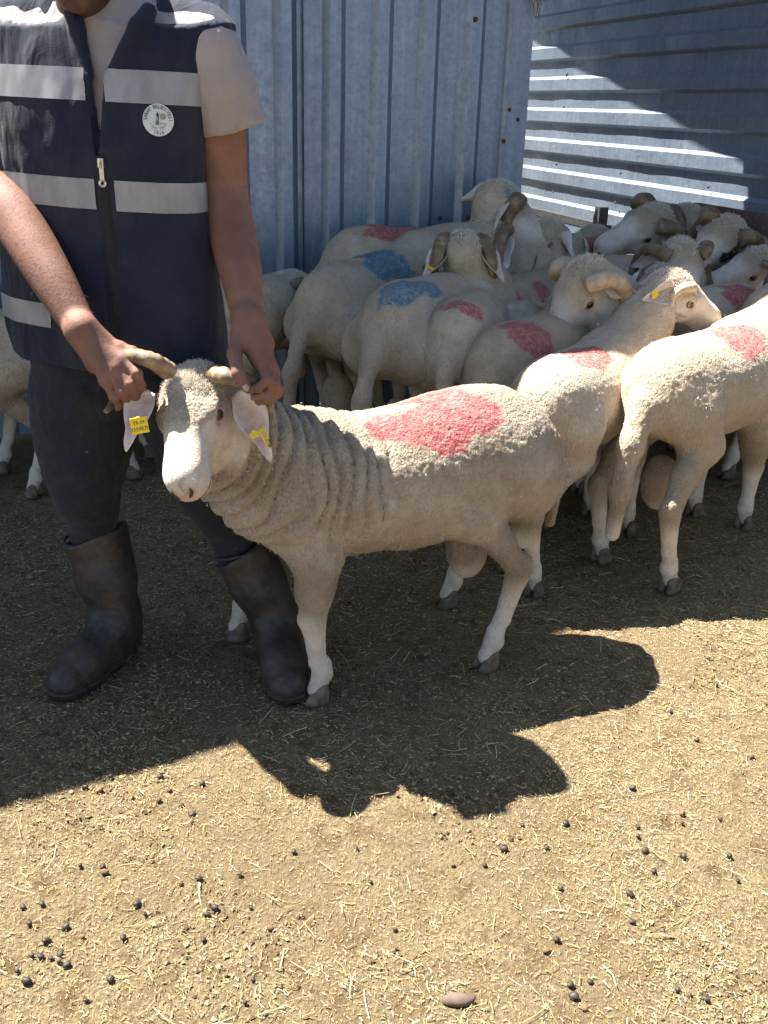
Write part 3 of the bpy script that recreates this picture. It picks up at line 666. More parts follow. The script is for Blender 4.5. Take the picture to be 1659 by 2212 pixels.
# --- the held ram
OR = A3(-.01, 2.13, 0); hA = unit((-.92, -.39, 0)); HDG = math.degrees(math.atan2(hA[1], hA[0]))
pollA = P(398, 806, 1.87); noseA = P(364, 1046, 1.665)
earL = (P(590, 972, 1.830)-P(510, 852, 1.850)); earR = (P(268, 948, 1.780)-P(330, 852, 1.840))
ram, RA, OA, HA, sA = build_sheep('ram', 'shorn cream ram held by its horns, red paint across its rump', OR, pollA, noseA-pollA, HDG, 1.0, hup=(-.30, -.86, .42),
    feet={'fl': PZ(692, 1512), 'fr': PZ(520, 1376), 'hl': PZ(1056, 1440), 'hr': PZ(972, 1305)}, vox=.0052, profile=PROFILE_RAM, folds=True, scrotum=True,
    tail=((-.465, 0, .54), (-.505, -.01, .44), (-.50, -.02, .30)), neck0=(.285, .01, .548), neck_r=.110, mat_=M_WOOL, fibre=4000, dirt=.75, horn_r=.0225, hs=1.0, hlx=1.03, wool_x=.035, tuft=True,
    horn_pts=([P(*p) for p in [(462, 806, 1.870), (500, 815, 1.820), (538, 824, 1.835), (568, 846, 1.870), (580, 890, 1.880), (578, 930, 1.855), (585, 964, 1.830)]],
              [P(*p) for p in [(362, 800, 1.850), (326, 778, 1.810), (288, 770, 1.830), (262, 797, 1.880), (252, 845, 1.895), (243, 872, 1.860), (228, 890, 1.830)]]),
    ears={'l': (earL, (.35, -.85, .35), .128, .029, P(508, 850, 1.850)), 'r': (earR, (-.35, -.85, .25), .108, .027, P(332, 850, 1.840))},
    marks=[('red', P(985, 878, 2.07), (.120, .15, .055)), ('red', P(880, 905, 2.05), (.10, .08, .030)), ('red', P(975, 925, 2.0), (.05, .1, .045))], group='sheep of the flock in the pen')
def tag_plate(parent, c, w_, d_, sx, sy, lines, name='ear_tag'):
    """flat yellow plate at c, w_ to the right and d_ up as it is read"""
    c = RA@(np.asarray(c)-OA); w_ = unit(RA@np.asarray(w_)); d_ = RA@np.asarray(d_); d_ = unit(d_-w_*(d_@w_)); n_ = np.cross(w_, d_)
    mb = MB(); mb.box(c, (sx/2, sy/2, .0012), [w_, d_, n_]); mb.tube([c+d_*sy*.42-n_*.004, c+d_*sy*.42+n_*.004], .005, 10)
    tg = ob(name, mb.me(), M_TAG, parent)
    for k, (tx, size, dy) in enumerate(lines):
        me = text_mesh(tx, size); co = np.array([v.co for v in me.vertices]); me.materials.clear()
        me.vertices.foreach_set('co', (c+n_*.0018+co[:, :1]*w_+(co[:, 1:2]+dy)*d_).astype(np.float32).ravel()); me.update()
        ob('lettering', me, M_INK, tg)
tag_plate(ram, P(301, 919, 1.780), P(318, 915, 1.780)-P(285, 921, 1.770), P(300, 900, 1.780)-P(302, 938, 1.780), .034, .033, [('3359570', .0105, -.007), ('TR 59', .009, .006)])
tag_plate(ram, P(571, 944, 1.805), P(580, 940, 1.840)-P(566, 946, 1.800), P(560, 925, 1.820)-P(580, 965, 1.810), .018, .034, [])
tag_plate(ram, P(550, 940, 1.795), P(562, 936, 1.800)-P(540, 944, 1.790), P(548, 930, 1.800)-P(552, 955, 1.790), .018, .012, [])

# --- the flock
def rump(x, y, Y, hdg):
    p = P(x, y, Y); s = p[2]/.70; a = math.radians(hdg); return p[:2]+np.array([math.cos(a), math.sin(a)])*.27*s, s
def flock(label, rp, hdg, head, nose, s=None, hup=(0, 0, 1), **kw):
    if rp is not None: O, sc = rump(*rp, hdg); s = s or min(max(sc, .85), 1.22)
    hd = P(*head); fw = P(*nose)-hd if len(nose) == 3 and nose[1] > 2.5 or nose[0] > 2.5 else np.array(nose)
    if rp is None: a = math.radians(hdg); O = hd[:2]-np.array([math.cos(a), math.sin(a)])*.47*s
    return build_sheep('sheep', label, O, hd, fw, hdg, s, hup=hup, **kw)
# B: sunlit rump right behind the ram, head up on the right
flock('sheep with sunlit rump right behind the ram, head with short pale horn', (1205, 775, 2.62), 58, (1466, 590, 3.16), (1568, 672, 3.20), s=.97, fat=1.08, hup=(-.1, -.25, 1), vox=.0075, scrotum=False,
      feet={'hr': PZ(1150, 1285), 'fr': PZ(1352, 1150), 'fl': PZ(1272, 1112)}, tail=((-.43, 0, .52), (-.475, 0, .40), (-.47, -.01, .20)), tail_r=.042,
      horn_kw=dict(R=.046, turn=215, lat=.040, y0=.048, a0=100, x0=.045, z0=-.004), horn_r=.023, horn_m=M_HORNP, tags=(1,), marks=[('red', P(1270, 752, 2.85), (.12, .07, .05))], fibre=0,
      ears={'r': ((-.92, -.35, -.30), (.0, -.75, .65), .125, .032)})
# C: the sheep on the right seen from behind
flock('sunlit sheep at the right edge seen from behind, long hanging tail', (1462, 745, 2.70), 48, (1740, 560, 3.5), (.9, .3, -.4), s=1.03, fat=1.08, vox=.0065, scrotum=True, fibre=2500, dirt=.35,
      feet={'hr': PZ(1440, 1277), 'hl': PZ(1294, 1212)}, tail=((-.41, .0, .54), (-.465, -.005, .44), (-.50, -.01, .32), (-.505, -.005, .19)), tail_r=.033,
      marks=[('red', P(1600, 712, 2.93), (.12, .11, .06))])
# D, E: against the shed
flock('sheep with a blue paint patch on its back in front of the tin shed', (722, 572, 3.40), 55, (1062, 476, 4.05), (.55, .62, -.5), tilt=.10, fat=.92, horn_kw=dict(R=.085, turn=285, lat=.09), marks=[('blue', P(845, 560, 3.30), (.115, .2, .062))], scrotum=True,
      feet={'hr': PZ(706, 905), 'hl': PZ(612, 880)}, tail=((-.43, 0, .52), (-.475, 0, .40), (-.49, 0, .28), (-.495, .0, .18)), ears={'r': ((-.2, -.75, -.7), (-.5, -.3, .4), .125, .034)})
flock('tall horned sheep standing against the tin shed with red paint on its back', (790, 484, 3.98), 17, (1096, 398, 4.15), (1166, 478, 4.25), s=1.24, hup=(-.2, -.35, 1), horn_kw=dict(R=.080, turn=235, lat=.10, a0=146), horn_r=.034, tags=(1,),
      marks=[('red', P(868, 487, 3.9), (.16, .12, .05)), ('blue', P(1112, 408, 4.05), (.03, .05, .04)), ('blue', P(1112, 404, 4.06), (.03, .05, .03))])
# F, G: seen from behind in the middle
flock('sheep seen from behind with blue smeared along its spine and tail hanging', (864, 608, 3.10), 62, (985, 556, 3.85), (.6, .7, -.5), fat=.9, marks=[('blue', P(860, 622, 3.02), (.14, .06, .05)), ('blue', P(935, 612, 3.15), (.07, .06, .04))], scrotum=True,
      tail=((-.43, 0, .52), (-.475, 0, .40), (-.50, .01, .26), (-.50, .015, .12)), feet={'hr': PZ(822, 930), 'hl': PZ(735, 905)})
flock('narrow sheep from behind, neck stretched up, yellow tag in its left ear', (992, 648, 3.06), 76, (1003, 504, 3.46), (-.05, .95, -.25), fat=.9, horn_kw=dict(R=.062, turn=240, lat=.07), tags=(0,), marks=[('red', P(1018, 652, 3.05), (.05, .1, .04))], neck_r=.095,
      ears={'l': ((-.25, .75, -.62), (-.6, .2, .5), .11, .03), 'r': ((-.25, -.75, -.62), (-.6, -.2, .5), .11, .03)})
# H..L
flock('sheep crouched behind the ram with a wide red patch on its loin', (1098, 700, 2.94), 57, (1235, 640, 3.45), (.5, .7, -.45), marks=[('red', P(1160, 715, 2.98), (.095, .14, .07))])
flock('large pale-faced sheep facing left with a big tan curled horn', None, 212, (1250, 570, 3.20), (1178, 706, 3.16), s=1.06, hup=(.0, -.12, 1), hs=1.15, horn_kw=dict(R=.062, turn=280, lat=.075, a0=112, y0=.056, x0=.040), horn_r=.032, horn_m=M_HORNP,
      marks=[('red', P(1618, 632, 3.55), (.10, .12, .05))], neck0=(.26, 0, .60), neck_r=.105)
flock('sheep with dark red streaks on its rump, thin neck raised and head turned away', (1122, 598, 3.68), 66, (1186, 472, 4.16), (.5, .8, -.3), horns=None, marks=[('red', P(1102, 628, 3.5), (.05, .06, .025)), ('red', P(1088, 655, 3.1), (.018, .05, .06)), ('red', P(1185, 622, 3.25), (.06, .1, .04))], neck_r=.10)
flock('sheep squeezed between the streaked one and the horned pale face, plain back', (1112, 652, 3.42), 15, (1436, 572, 3.62), (.7, .6, -.3), horn_kw=dict(R=.055, turn=220, lat=.05), horn_r=.026)
flock('sheep with a long red patch on its back near the boundary wall', (1372, 552, 4.12), 160, (1282, 490, 4.45), (-.6, .6, -.5), horns=None, marks=[('red', P(1322, 535, 3.95), (.16, .1, .045))])
flock('horned sheep with a shaded grey face looking left, yellow tags in both ears', None, 222, (1424, 448, 4.30), (1330, 496, 4.25), s=1.12, hup=(.2, -.5, 1), hs=1.15, horn_kw=dict(R=.085, turn=285, lat=.10, y0=.058), horn_r=.032, tags=(0, 1))
flock('sheep behind the grey face, showing only its nape and curved horns', None, 140, (1487, 444, 4.62), (-.4, .8, -.3), s=1.12, horn_kw=dict(R=.085, turn=270, lat=.07), horn_r=.034)
flock('white-faced sheep with a black eye patch and thick curled horn', None, 208, (1582, 474, 4.12), (1512, 548, 4.02), s=1.13, hup=(.3, -.35, 1), hs=1.1, horn_kw=dict(R=.080, turn=265, lat=.08, y0=.058), horn_r=.036, dark=((.085, .05, -.05), (.04, .05, .03)))
flock('horned sheep facing the camera with its head lowered among the others', None, 258, (1478, 527, 3.66), (.1, -.62, -.78), s=1.08, hup=(0, -.7, .7), horn_kw=dict(R=.085, turn=215, lat=.11), horn_r=.030)
flock('sheep at the right edge facing left with a thin curled horn', None, 192, (1652, 540, 3.92), (1560, 580, 3.90), s=1.10, hup=(.1, -.3, 1), horn_kw=dict(R=.055, turn=250, lat=.06), horn_r=.018)
# T, U: left of and behind the man
flock('sheep at the left edge behind the man, only hindquarters in view', (15, 690, 3.12), 176, (-330, 640, 3.2), (-.9, 0, -.4), s=.95, feet={'hl': PZ(78, 1072), 'hr': PZ(12, 1020)})
flock('sheep half hidden behind the man, neck and curled horn past his elbow', (215, 650, 3.42), 8, (638, 590, 3.66), (.8, .2, -.5), s=1.02, horn_kw=dict(R=.055, turn=250, lat=.05), feet={'hr': PZ(285, 1030), 'hl': PZ(322, 985)})

# ------------------------------------------------------------------ the man
def cloth(name, c1, c2, scale=9, rough=.85, bump=.5, extra=None):
    M, t, b = mat(name, rough, spec=.2); n = NT(t); co = n.co(rnd=False)
    f = n.noise(co, scale, 5, .6); wv = n.noise(co, 420, 2, .5); cr = n.n('ShaderNodeMapping'); cr.inputs['Scale'].default_value = (1, 1, .45); n.l(co, cr.inputs['Vector'])
    fold = n.noise(cr.outputs[0], 13, 3, .5, .6)
    c = n.ramp(f, [(.3, c1), (.72, c2)])
    if extra: c = extra(n, co, c)
    n.l(c, b.inputs['Base Color'])
    n.l(n.bump(n.math('ADD', n.math('MULTIPLY', fold, 1.0), n.math('MULTIPLY', wv, .05)), bump, .05), b.inputs['Normal']); b.inputs['Sheen Weight'].default_value = .08; return M
def splat(n, co, c):
    s = n.ramp(n.noise(co, 26, 3, .6), [(.70, (0, 0, 0)), (.74, (1, 1, 1))]); c = n.mix(s, c, (.02, .10, .19))
    return n.mix(n.ramp(n.noise(co, 7, 5, .7), [(.52, (0, 0, 0)), (.75, (.6, .6, .6))]), c, (.055, .050, .043))
def dusty(n, co, c): return n.mix(n.ramp(n.noise(co, 6, 6, .7), [(.46, (0, 0, 0)), (.75, (.6, .6, .6))]), c, (.042, .038, .041))
M_VEST = cloth('vest_cloth', (.010, .013, .027), (.021, .026, .042), extra=dusty)
M_TSHIRT = cloth('tshirt_cloth', (.29, .25, .24), (.36, .32, .305), 7, bump=.6)
M_TROUS = cloth('trouser_cloth', (.013, .015, .021), (.026, .027, .033), 8, extra=splat)
M_TAPE = simple('reflective_tape', (.20, .20, .21), (.33, .33, .34), 18, .5, .15, bump=.25, bd=.003, stretch=(1, 1, .4))
M_ZIP = simple('zip_tape', (.008, .009, .013), (.016, .017, .022), 120, .7)
M_METAL = simple('zip_metal', (.50, .46, .40), (.66, .62, .55), 50, .35, .9)
def skin_mat():
    M, t, b = mat('skin', .66, spec=.25); n = NT(t); co = n.co(rnd=False)
    c = n.ramp(n.noise(co, 14, 5, .6), [(.3, (.165, .082, .056)), (.7, (.25, .132, .094))])
    c = n.mix(n.math('MULTIPLY', n.attr('beard'), .85), c, (.035, .026, .022)); c = n.mix(n.math('MULTIPLY', n.attr('knuckle'), .35), c, (.36, .15, .11))
    n.l(c, b.inputs['Base Color']); n.l(n.bump(n.noise(co, 150, 5, .7), .4, .003), b.inputs['Normal'])
    b.inputs['Subsurface Weight'].default_value = .08; b.inputs['Subsurface Radius'].default_value = (.012, .005, .003); return M
M_SKIN = skin_mat()
M_NAIL = mat('nail', .4, base=(.42, .27, .22))[0]
def boot_mat():
    M, t, b = mat('boot_rubber', .5, spec=.35); n = NT(t); co = n.co(rnd=False)
    c = n.ramp(n.noise(co, 10, 6, .65), [(.3, (.016, .016, .018)), (.7, (.040, .037, .035))])
    c = n.mix(n.ramp(n.noise(co, 5, 5, .7), [(.42, (0, 0, 0)), (.60, (.75, .75, .75))]), c, (.065, .042, .029)); c = n.mix(n.ramp(n.noise(co, 70, 5, .7), [(.45, (0, 0, 0)), (.7, (.6, .6, .6))]), c, (.075, .064, .052))
    c = n.mix(n.ramp(n.noise(co, 22, 4, .6), [(.68, (0, 0, 0)), (.76, (.7, .7, .7))]), c, (.16, .15, .14))
    n.l(c, b.inputs['Base Color']); n.l(n.bump(n.noise(co, 18, 5, .6), .4, .006), b.inputs['Normal']); return M
M_BOOT = boot_mat()
M_SOLE = simple('boot_sole', (.018, .018, .019), (.055, .048, .040), 60, .7)

YM = 2.10
man = empty('person', (float(P(330, 1430, YM)[0]), YM, 0), 'person in navy vest, dark trousers and rubber boots holding the ram by its horns', 'person')
mo = A3(*man.location)
def mob(name, v, q, m_, parent=man, attrs=None): return ob(name, mk(v-mo, q, True, attrs=attrs), m_, parent)
# torso stations from the outline: (image y, left, right)
rows = [(60, -90, 484), (100, -80, 484), (180, -62, 472), (250, -46, 464), (330, -34, 457), (400, -28, 455), (480, -24, 462), (560, -20, 475), (640, -14, 490), (700, -8, 497), (770, 14, 500)]
def station(y, l, r, dep, cy=0.0):
    a, b_ = P(l, y, YM+cy), P(r, y, YM+cy); return ((a[2]+b_[2])/2, (a[0]+b_[0])/2, YM+cy, (b_[0]-a[0])/2, dep)
deps = [.105, .115, .128, .138, .142, .142, .142, .145, .148, .15, .15]
T_ST = [station(y, l, r, d) for (y, l, r), d in zip(rows, deps)][::-1]
zsh = T_ST[-1][0]; xsh = T_ST[-1][1]; hw = T_ST[-1][3]
def zx(y): s_ = station(y, *[np.interp(y, [r_[0] for r_ in rows], [r_[k] for r_ in rows]) for k in (1, 2)], .14); return s_[0], s_[1]
neck = A3(xsh+.0, YM-.005, zsh+.06)
ARM = {}
ARM['l'] = [(P(448, 112, YM-.045), .062), (P(470, 280, YM-.02), .056), (P(487, 425, YM-.01), .047), (P(505, 520, YM-.06), .047), (P(524, 610, YM-.12), .040), (P(536, 690, YM-.17), .0305)]
ARM['r'] = [(P(-58, 128, YM+.075), .058), (P(-58, 240, YM+.07), .056), (P(-42, 350, YM+.03), .052), (P(38, 478, YM-.09), .050), (P(116, 608, YM-.18), .042), (P(176, 712, YM-.235), .031)]
body = Vol(A3(-1.05, 1.60, .60), A3(-.05, 2.35, 1.80), .0040)
for k in 'lr': body.schain(ARM[k], .004, 48)
hc = A3(neck[0]+.012, YM-.045, P(205, 34, YM-.11)[2]+.118)
body.cap(neck-A3(0, 0, .12), neck+A3(0, -.01, .07), .064, .058, .02)
body.ell(hc+A3(0, .012, .025), (.077, .095, .11), k=.02); body.ell(hc+A3(0, -.035, -.055), (.058, .058, .062), k=.03); body.ell(hc+A3(0, -.075, -.095), (.026, .020, .020), k=.02)
body.cap(hc+A3(0, -.088, .03), hc+A3(0, -.108, -.012), .010, .016, .015)
body.cap(hc+A3(-.022, -.082, -.05), hc+A3(.022, -.082, -.05), .010, .010, .012)
for sx in (-1, 1):
    body.ell(hc+A3(sx*.078, .02, .0), (.012, .022, .033), k=.01); body.ell(hc+A3(sx*.032, -.088, .03), (.014, .010, .010), k=.008, sub=True); body.cap(hc+A3(sx*.015, -.088, .047), hc+A3(sx*.05, -.078, .048), .010, .008, .012)
body.cap(A3(xsh-hw*.7, YM+.06, zsh-.04), A3(xsh+hw*.7, YM-.035, zsh-.04), .05, .05, .04); body.cap(A3(xsh, YM+.015, zsh-.04), A3(xsh, YM+.015, zsh-.2), .08, .08, .04)
HAND = {}
HAND['l'] = dict(wrist=(536, 690, 1.910), palm=[(548, 735, 1.885), (560, 775, 1.865)], side=[(528, 730, 1.895), (575, 745, 1.900)],
    f=[[(566, 786, 1.842), (578, 822, 1.816), (558, 838, 1.812), (536, 842, 1.823)], [(579, 790, 1.856), (592, 832, 1.830), (573, 854, 1.822), (549, 858, 1.830)],
       [(588, 798, 1.873), (600, 842, 1.848), (580, 864, 1.838), (558, 868, 1.843)], [(592, 806, 1.892), (600, 850, 1.870), (583, 868, 1.860), (565, 874, 1.860)]],
    t=[(520, 726, 1.885), (506, 765, 1.845), (515, 805, 1.808), (531, 836, 1.802)])
HAND['r'] = dict(wrist=(176, 712, 1.845), palm=[(202, 745, 1.842), (232, 785, 1.842)], side=[(215, 738, 1.855), (205, 790, 1.845)],
    f=[[(266, 776, 1.825), (296, 806, 1.806), (306, 834, 1.822), (300, 850, 1.852)], [(253, 792, 1.818), (282, 830, 1.802), (293, 855, 1.825), (288, 866, 1.856)],
       [(240, 808, 1.814), (264, 846, 1.802), (276, 868, 1.828), (272, 876, 1.858)], [(226, 822, 1.814), (246, 858, 1.808), (258, 876, 1.832), (254, 882, 1.858)]],
    t=[(222, 742, 1.855), (258, 752, 1.848), (286, 762, 1.842), (302, 772, 1.848)])
FR = [(.0112, .0100, .0090, .0080), (.0115, .0104, .0092, .0082), (.0110, .0100, .0088, .0078), (.0098, .0088, .0078, .0070)]
nails = []
for k in 'lr':
    hd = HAND[k]; w = P(*hd['wrist']); p1, p2 = [P(*q) for q in hd['palm']]; s1, s2 = [P(*q) for q in hd['side']]
    body.cap(w, p1, .030, .024, .02); body.cap(p1, p2, .025, .020, .02); body.cap(w, s1, .022, .019, .02); body.cap(w, s2, .022, .017, .02)
    for fi, r in zip(hd['f'], FR):
        q = [P(*z) for z in fi]
        body.cap(p1, q[0], .019, r[0]*1.12, .014)
        body.chain(list(zip(q, r)), .0045)
        body.ell(q[0], (r[0]*1.22,)*3, k=.006); body.ell(q[1], (r[1]*1.10,)*3, k=.004)
    th = [P(*z) for z in hd['t']]; body.cap(w, th[0], .022, .020, .015); body.chain(list(zip(th, (.0185, .0135, .0115, .0098))), .008); body.ell(th[2], (.0125,)*3, k=.004)
    nails.append((th[2], th[3]))
v, q = body.mesh()
hl_ = v-hc; beard = sstep(.02, -.03, hl_[:, 2])*(hl_[:, 1] < .02)*(hl_[:, 2] > -.14)*(np.abs(hl_[:, 0]) < .09)*(.75+.5*pn(v*60))
kn = np.zeros(len(v))
for k in 'lr':
    for fi in HAND[k]['f']:
        for z in fi[:2]: kn = np.maximum(kn, np.exp(-((v-P(*z))**2).sum(1)/.011**2))
bd = mob('body', v, q, M_SKIN, attrs={'beard': np.clip(beard, 0, 1), 'knuckle': kn})
nrb = vnormals(v, q); pk = np.zeros(len(v))
for k in 'lr':
    for (p, r), (p2, r2) in zip(ARM[k][2:-1], ARM[k][3:]):
        for t_ in (0, .33, .66): pk = np.maximum(pk, ((v-(p+(p2-p)*t_))**2).sum(1) < .075**2)
ob('arm_hair', fuzz(v-mo, q, nrb, pk.astype(float)*(nrb[:, 1] < .3), 3000, .009, .00025, (0, 0, -.6), seed=11, lift=.35), mat('arm_hair', .6, base=(.02, .013, .01))[0], bd, kind='stuff')
bvv, bvf = blob(6, 10, None)
th2, th3 = nails[0]; d = unit(th3-th2); nn = unit(A3(.1, -1, .25)-d*(A3(.1, -1, .25)@d)); ww = np.cross(d, nn)
ob('thumbnail', mk((bvv*A3(.0062, .0085, .0022))@np.stack([ww, d, nn])+th3+nn*.0082+d*.001-mo, bvf), M_NAIL, bd)
# eyes and short dark hair
for sx in (-1, 1): ob('eye', mk(bvv*.011+hc+A3(sx*.032, -.076, .03)-mo, bvf), mat('eye_white', .2, base=(.5, .47, .45))[0], bd)
hv = Vol(hc-.16, hc+A3(.16, .16, .18), .007); hv.ell(hc+A3(0, .02, .035), (.084, .100, .112), k=.01); hv.ell(hc+A3(0, -.09, -.02), (.075, .075, .07), k=.02, sub=True); hv.cap(hc+A3(-.2, -.05, -.10), hc+A3(.2, -.05, -.10), .09, .09, .02, sub=True)
v, q = hv.mesh(); mob('hair', v, q, simple('hair', (.012, .010, .009), (.03, .024, .02), 90, .7, bump=.6, bd=.006), bd)

def skew(v): v = v.copy(); v[:, 1] += .27*(xsh-.01-v[:, 0])+.015; return v      # chest turned a little to the left of the picture
# t-shirt with sleeves
ts = Vol(A3(-1.08, 1.80, .78), A3(-.12, 2.38, 1.62), .007)
ts.loft(2, [(z, cx, cy, max(wx-.045, .05), dp-.022) for z, cx, cy, wx, dp in T_ST], .03, 2.4)
ts.cap(neck-A3(0, 0, .06), neck+A3(0, 0, .015), .085, .071, .04)
for sx in (-1, 1): ts.cap(A3(xsh+sx*.05, YM, zsh+.015), A3(xsh+sx*(hw-.05), YM, zsh-.025), .06, .062, .04)
unsk = lambda p: p-A3(0, .27*(xsh-.01-p[0])+.015, 0)
sl_l = [unsk(P(446, 112, YM-.045)), unsk(P(468, 190, YM-.03)), unsk(P(484, 258, YM-.02))]; sl_r = [unsk(P(-52, 128, YM+.075)), unsk(P(-48, 200, YM+.075)), unsk(P(-44, 262, YM+.07))]
for a in (sl_l, sl_r):
    ts.chain([(a[0], .070), (a[1], .074), (a[2], .084)], .03); d = unit(a[2]-a[1])
    b_ = ts.blk(a[2]-.13, a[2]+.16); sl_, X, Y, Z = b_; hg = ((X-a[2][0])*d[0]+(Y-a[2][1])*d[1]+(Z-a[2][2])*d[2]-.012).astype(np.float32); ts.a[sl_] = np.maximum(ts.a[sl_], hg)
    ts.cap(a[1]+d*.03, a[2]+d*.06, .060, .073, .003, sub=True)
ts.cap(neck+A3(0, -.03, .0), neck+A3(0, -.035, .10), .060, .066, .006, sub=True)
v, q = ts.mesh(); v = skew(v); nr = vnormals(v, q); v = v+nr*(.007*pn(v*A3(11, 11, 5))+.004*pn(v*A3(26, 26, 11)))[:, None]
mob('tshirt', v, q, M_TSHIRT)

# vest
vs_ = Vol(A3(-1.08, 1.80, .72), A3(-.12, 2.40, 1.62), .006)
vs_.loft(2, [(z, cx, cy, wx, dp) for z, cx, cy, wx, dp in T_ST], .03, 2.5)
for sx in (-1, 1): vs_.cap(A3(xsh+sx*.06, YM+.01, zsh+.025), A3(xsh+sx*(hw-.035), YM+.01, zsh-.012), .065, .062, .04)
vs_.cap(neck+A3(0, .02, -.05), neck+A3(0, .02, .02), .095, .088, .04)
vs_.cap(neck+A3(0, -.02, .03), neck+A3(0, -.025, .12), .072, .085, .004, sub=True)
for k, sx in (('l', 1), ('r', -1)):              # armholes
    a = [p for p, r in ARM[k]]
    vs_.cap(A3(xsh+sx*(hw+.045), YM+.01, zsh-.09), A3(xsh+sx*(hw+.02), YM+.01, zsh-.22), .062, .055, .012, sub=True)
# open collar: a wedge cut out of the front down to the zip slider
wz = [zx(y)[0] for y in (20, 60, 165, 240, 335)]; wl = [P(x, y, YM-.12)[0] for x, y in ((140, 20), (152, 60), (188, 165), (199, 240), (213, 335))]; wr_ = [P(x, y, YM-.12)[0] for x, y in ((322, 20), (300, 60), (238, 165), (228, 240), (217, 335))]
zfront = [P(200, y, YM-.13)[2] for y in (20, 60, 165, 240, 335)]
b_ = vs_.blk(A3(-1.0, 1.8, zfront[-1]), A3(-.2, YM-.02, 1.62)); sl_, X, Y, Z = b_
lz = np.interp(Z.ravel(), zfront[::-1], wl[::-1]).reshape(Z.shape); rz_ = np.interp(Z.ravel(), zfront[::-1], wr_[::-1]).reshape(Z.shape)
wed = np.maximum(np.maximum(lz-X, X-rz_), Y-(YM-.02)); vs_.a[sl_] = np.maximum(vs_.a[sl_], -wed.astype(np.float32))
ztop = P(200, 150, YM-.12)[2]
for side in (wl, wr_):                            # turned collar edges
    pts = [A3(side[i], YM-.118+(.028 if i == 0 else .016 if i == 1 else 0), zfront[i]) for i in (0, 1, 2)]
    vs_.chain([(pts[0], .016), (pts[1], .017), (pts[2], .010)], .012)
    vs_.chain([(A3(side[i], YM-.132+.003*i, zfront[i]), .0065) for i in (2, 3, 4)], .006)
v, q = vs_.mesh(); v = skew(v); nr = vnormals(v, q)
crease = .0065*pn(v*A3(8, 8, 2.5)+3)+.0045*pn(v*A3(22, 22, 6))+.0018*pn(v*A3(40, 40, 22))
v = v+nr*crease[:, None]
vest = mob('vest', v, q, M_VEST)
bm = bmesh.new(); bm.from_mesh(vest.data)
BANDS = [(P(330, 150, YM-.13)[2]+mo[2], P(330, 222, YM-.13)[2]), (P(330, 391, YM-.14)[2], P(330, 457, YM-.14)[2]), (P(60, 650, YM-.06)[2], P(60, 700, YM-.06)[2])]
for za, zb in BANDS:
    for z in (za, zb): bmesh.ops.bisect_plane(bm, geom=bm.verts[:]+bm.edges[:]+bm.faces[:], plane_co=(0, 0, z), plane_no=(.02, 0, 1))
bm.normal_update()
zipx = lambda z: np.interp(z, [P(258, 720, YM-.15)[2], P(218, 350, YM-.14)[2], P(200, 165, YM-.13)[2]], [P(258, 720, YM-.15)[0], P(218, 350, YM-.14)[0], P(200, 165, YM-.13)[0]])-mo[0]
for bi, (za, zb) in enumerate(BANDS):
    for sgn in ((-1, 1) if bi < 2 else (-1,)):
        vv = {}; lv = []; fs = []
        for f in bm.faces:
            c = f.calc_center_median(); zz = c.z+.02*c.x; g = (c.x-zipx(c.z))*sgn
            if not (zb < zz < za): continue
            if bi < 2 and (g < .021 and c.y < 0 or (c.y > 0 and (c.x-(T_ST[6][1]-mo[0]))*sgn < 0)): continue
            if bi == 2 and not (c.x < T_ST[2][1]-mo[0]-.10 and c.y < .05): continue
            if f.normal.z > .8: continue
            idx = []
            for w_ in f.verts:
                if w_.index not in vv: vv[w_.index] = len(lv); lv.append(np.array(w_.co)+np.array(w_.normal)*.0022)
                idx.append(vv[w_.index])
            fs.append(idx)
        if fs: ob('reflective_strip', mk(np.array(lv), fs, True), M_TAPE, vest)
bm.to_mesh(vest.data); bm.free()
vest.data.polygons.foreach_set('use_smooth', np.full(len(vest.data.polygons), True))
bvh = BVHTree.FromPolygons([tuple(x) for x in (v)], [tuple(int(i) for i in f) for f in q])
def onvest(x, z, lift=.003):
    r = bvh.ray_cast(Vector((x, 1.5, z)), Vector((0, 1, 0))); return np.array(r[0])+A3(0, -lift, 0) if r[0] is not None else A3(x, YM-.14, z)
# zip: tape, slider and puller
zs = np.linspace(P(258, 722, YM-.15)[2], P(217, 338, YM-.14)[2], 40); zv = []; 
for z in zs:
    x = zipx(z)+mo[0]; c = onvest(x, z, .004); zv += [c+A3(-.0135, .002, 0), c+A3(-.005, -.0015, 0), c+A3(.005, -.0015, 0), c+A3(.0135, .002, 0)]
zf = [(i*4+k, i*4+k+1, (i+1)*4+k+1, (i+1)*4+k) for i in range(39) for k in range(3)]
zp = ob('zip', mk(np.array(zv)-mo, zf, False), M_ZIP, vest)
sc_ = onvest(P(219, 352, YM-.14)[0], P(219, 352, YM-.14)[2], .006)
mb = MB(); mb.box(sc_-mo, (.0055, .004, .008)); mb.tube([sc_-mo+A3(0, -.004, .007), sc_-mo+A3(0, -.007, .0), sc_-mo+A3(0, -.005, -.009)], .0022, 8); ob('zip_slider', mb.me(), M_METAL, zp)
pc_ = onvest(P(222, 384, YM-.14)[0], P(222, 384, YM-.14)[2], .006)
ring = [pc_-mo+A3(.0055*math.sin(a), 0, -.010+.0055*math.cos(a)) for a in np.linspace(0, 2*math.pi, 17)]
mb = MB(); mb.box(pc_-mo+A3(0, 0, .008), (.0042, .0014, .012)); mb.tube(ring, .0026, 6, cap=False); mb.tube([pc_-mo+A3(0, 0, .018), sc_-mo+A3(0, -.005, -.009)], .0017, 6); ob('zip_puller', mb.me(), M_METAL, zp)
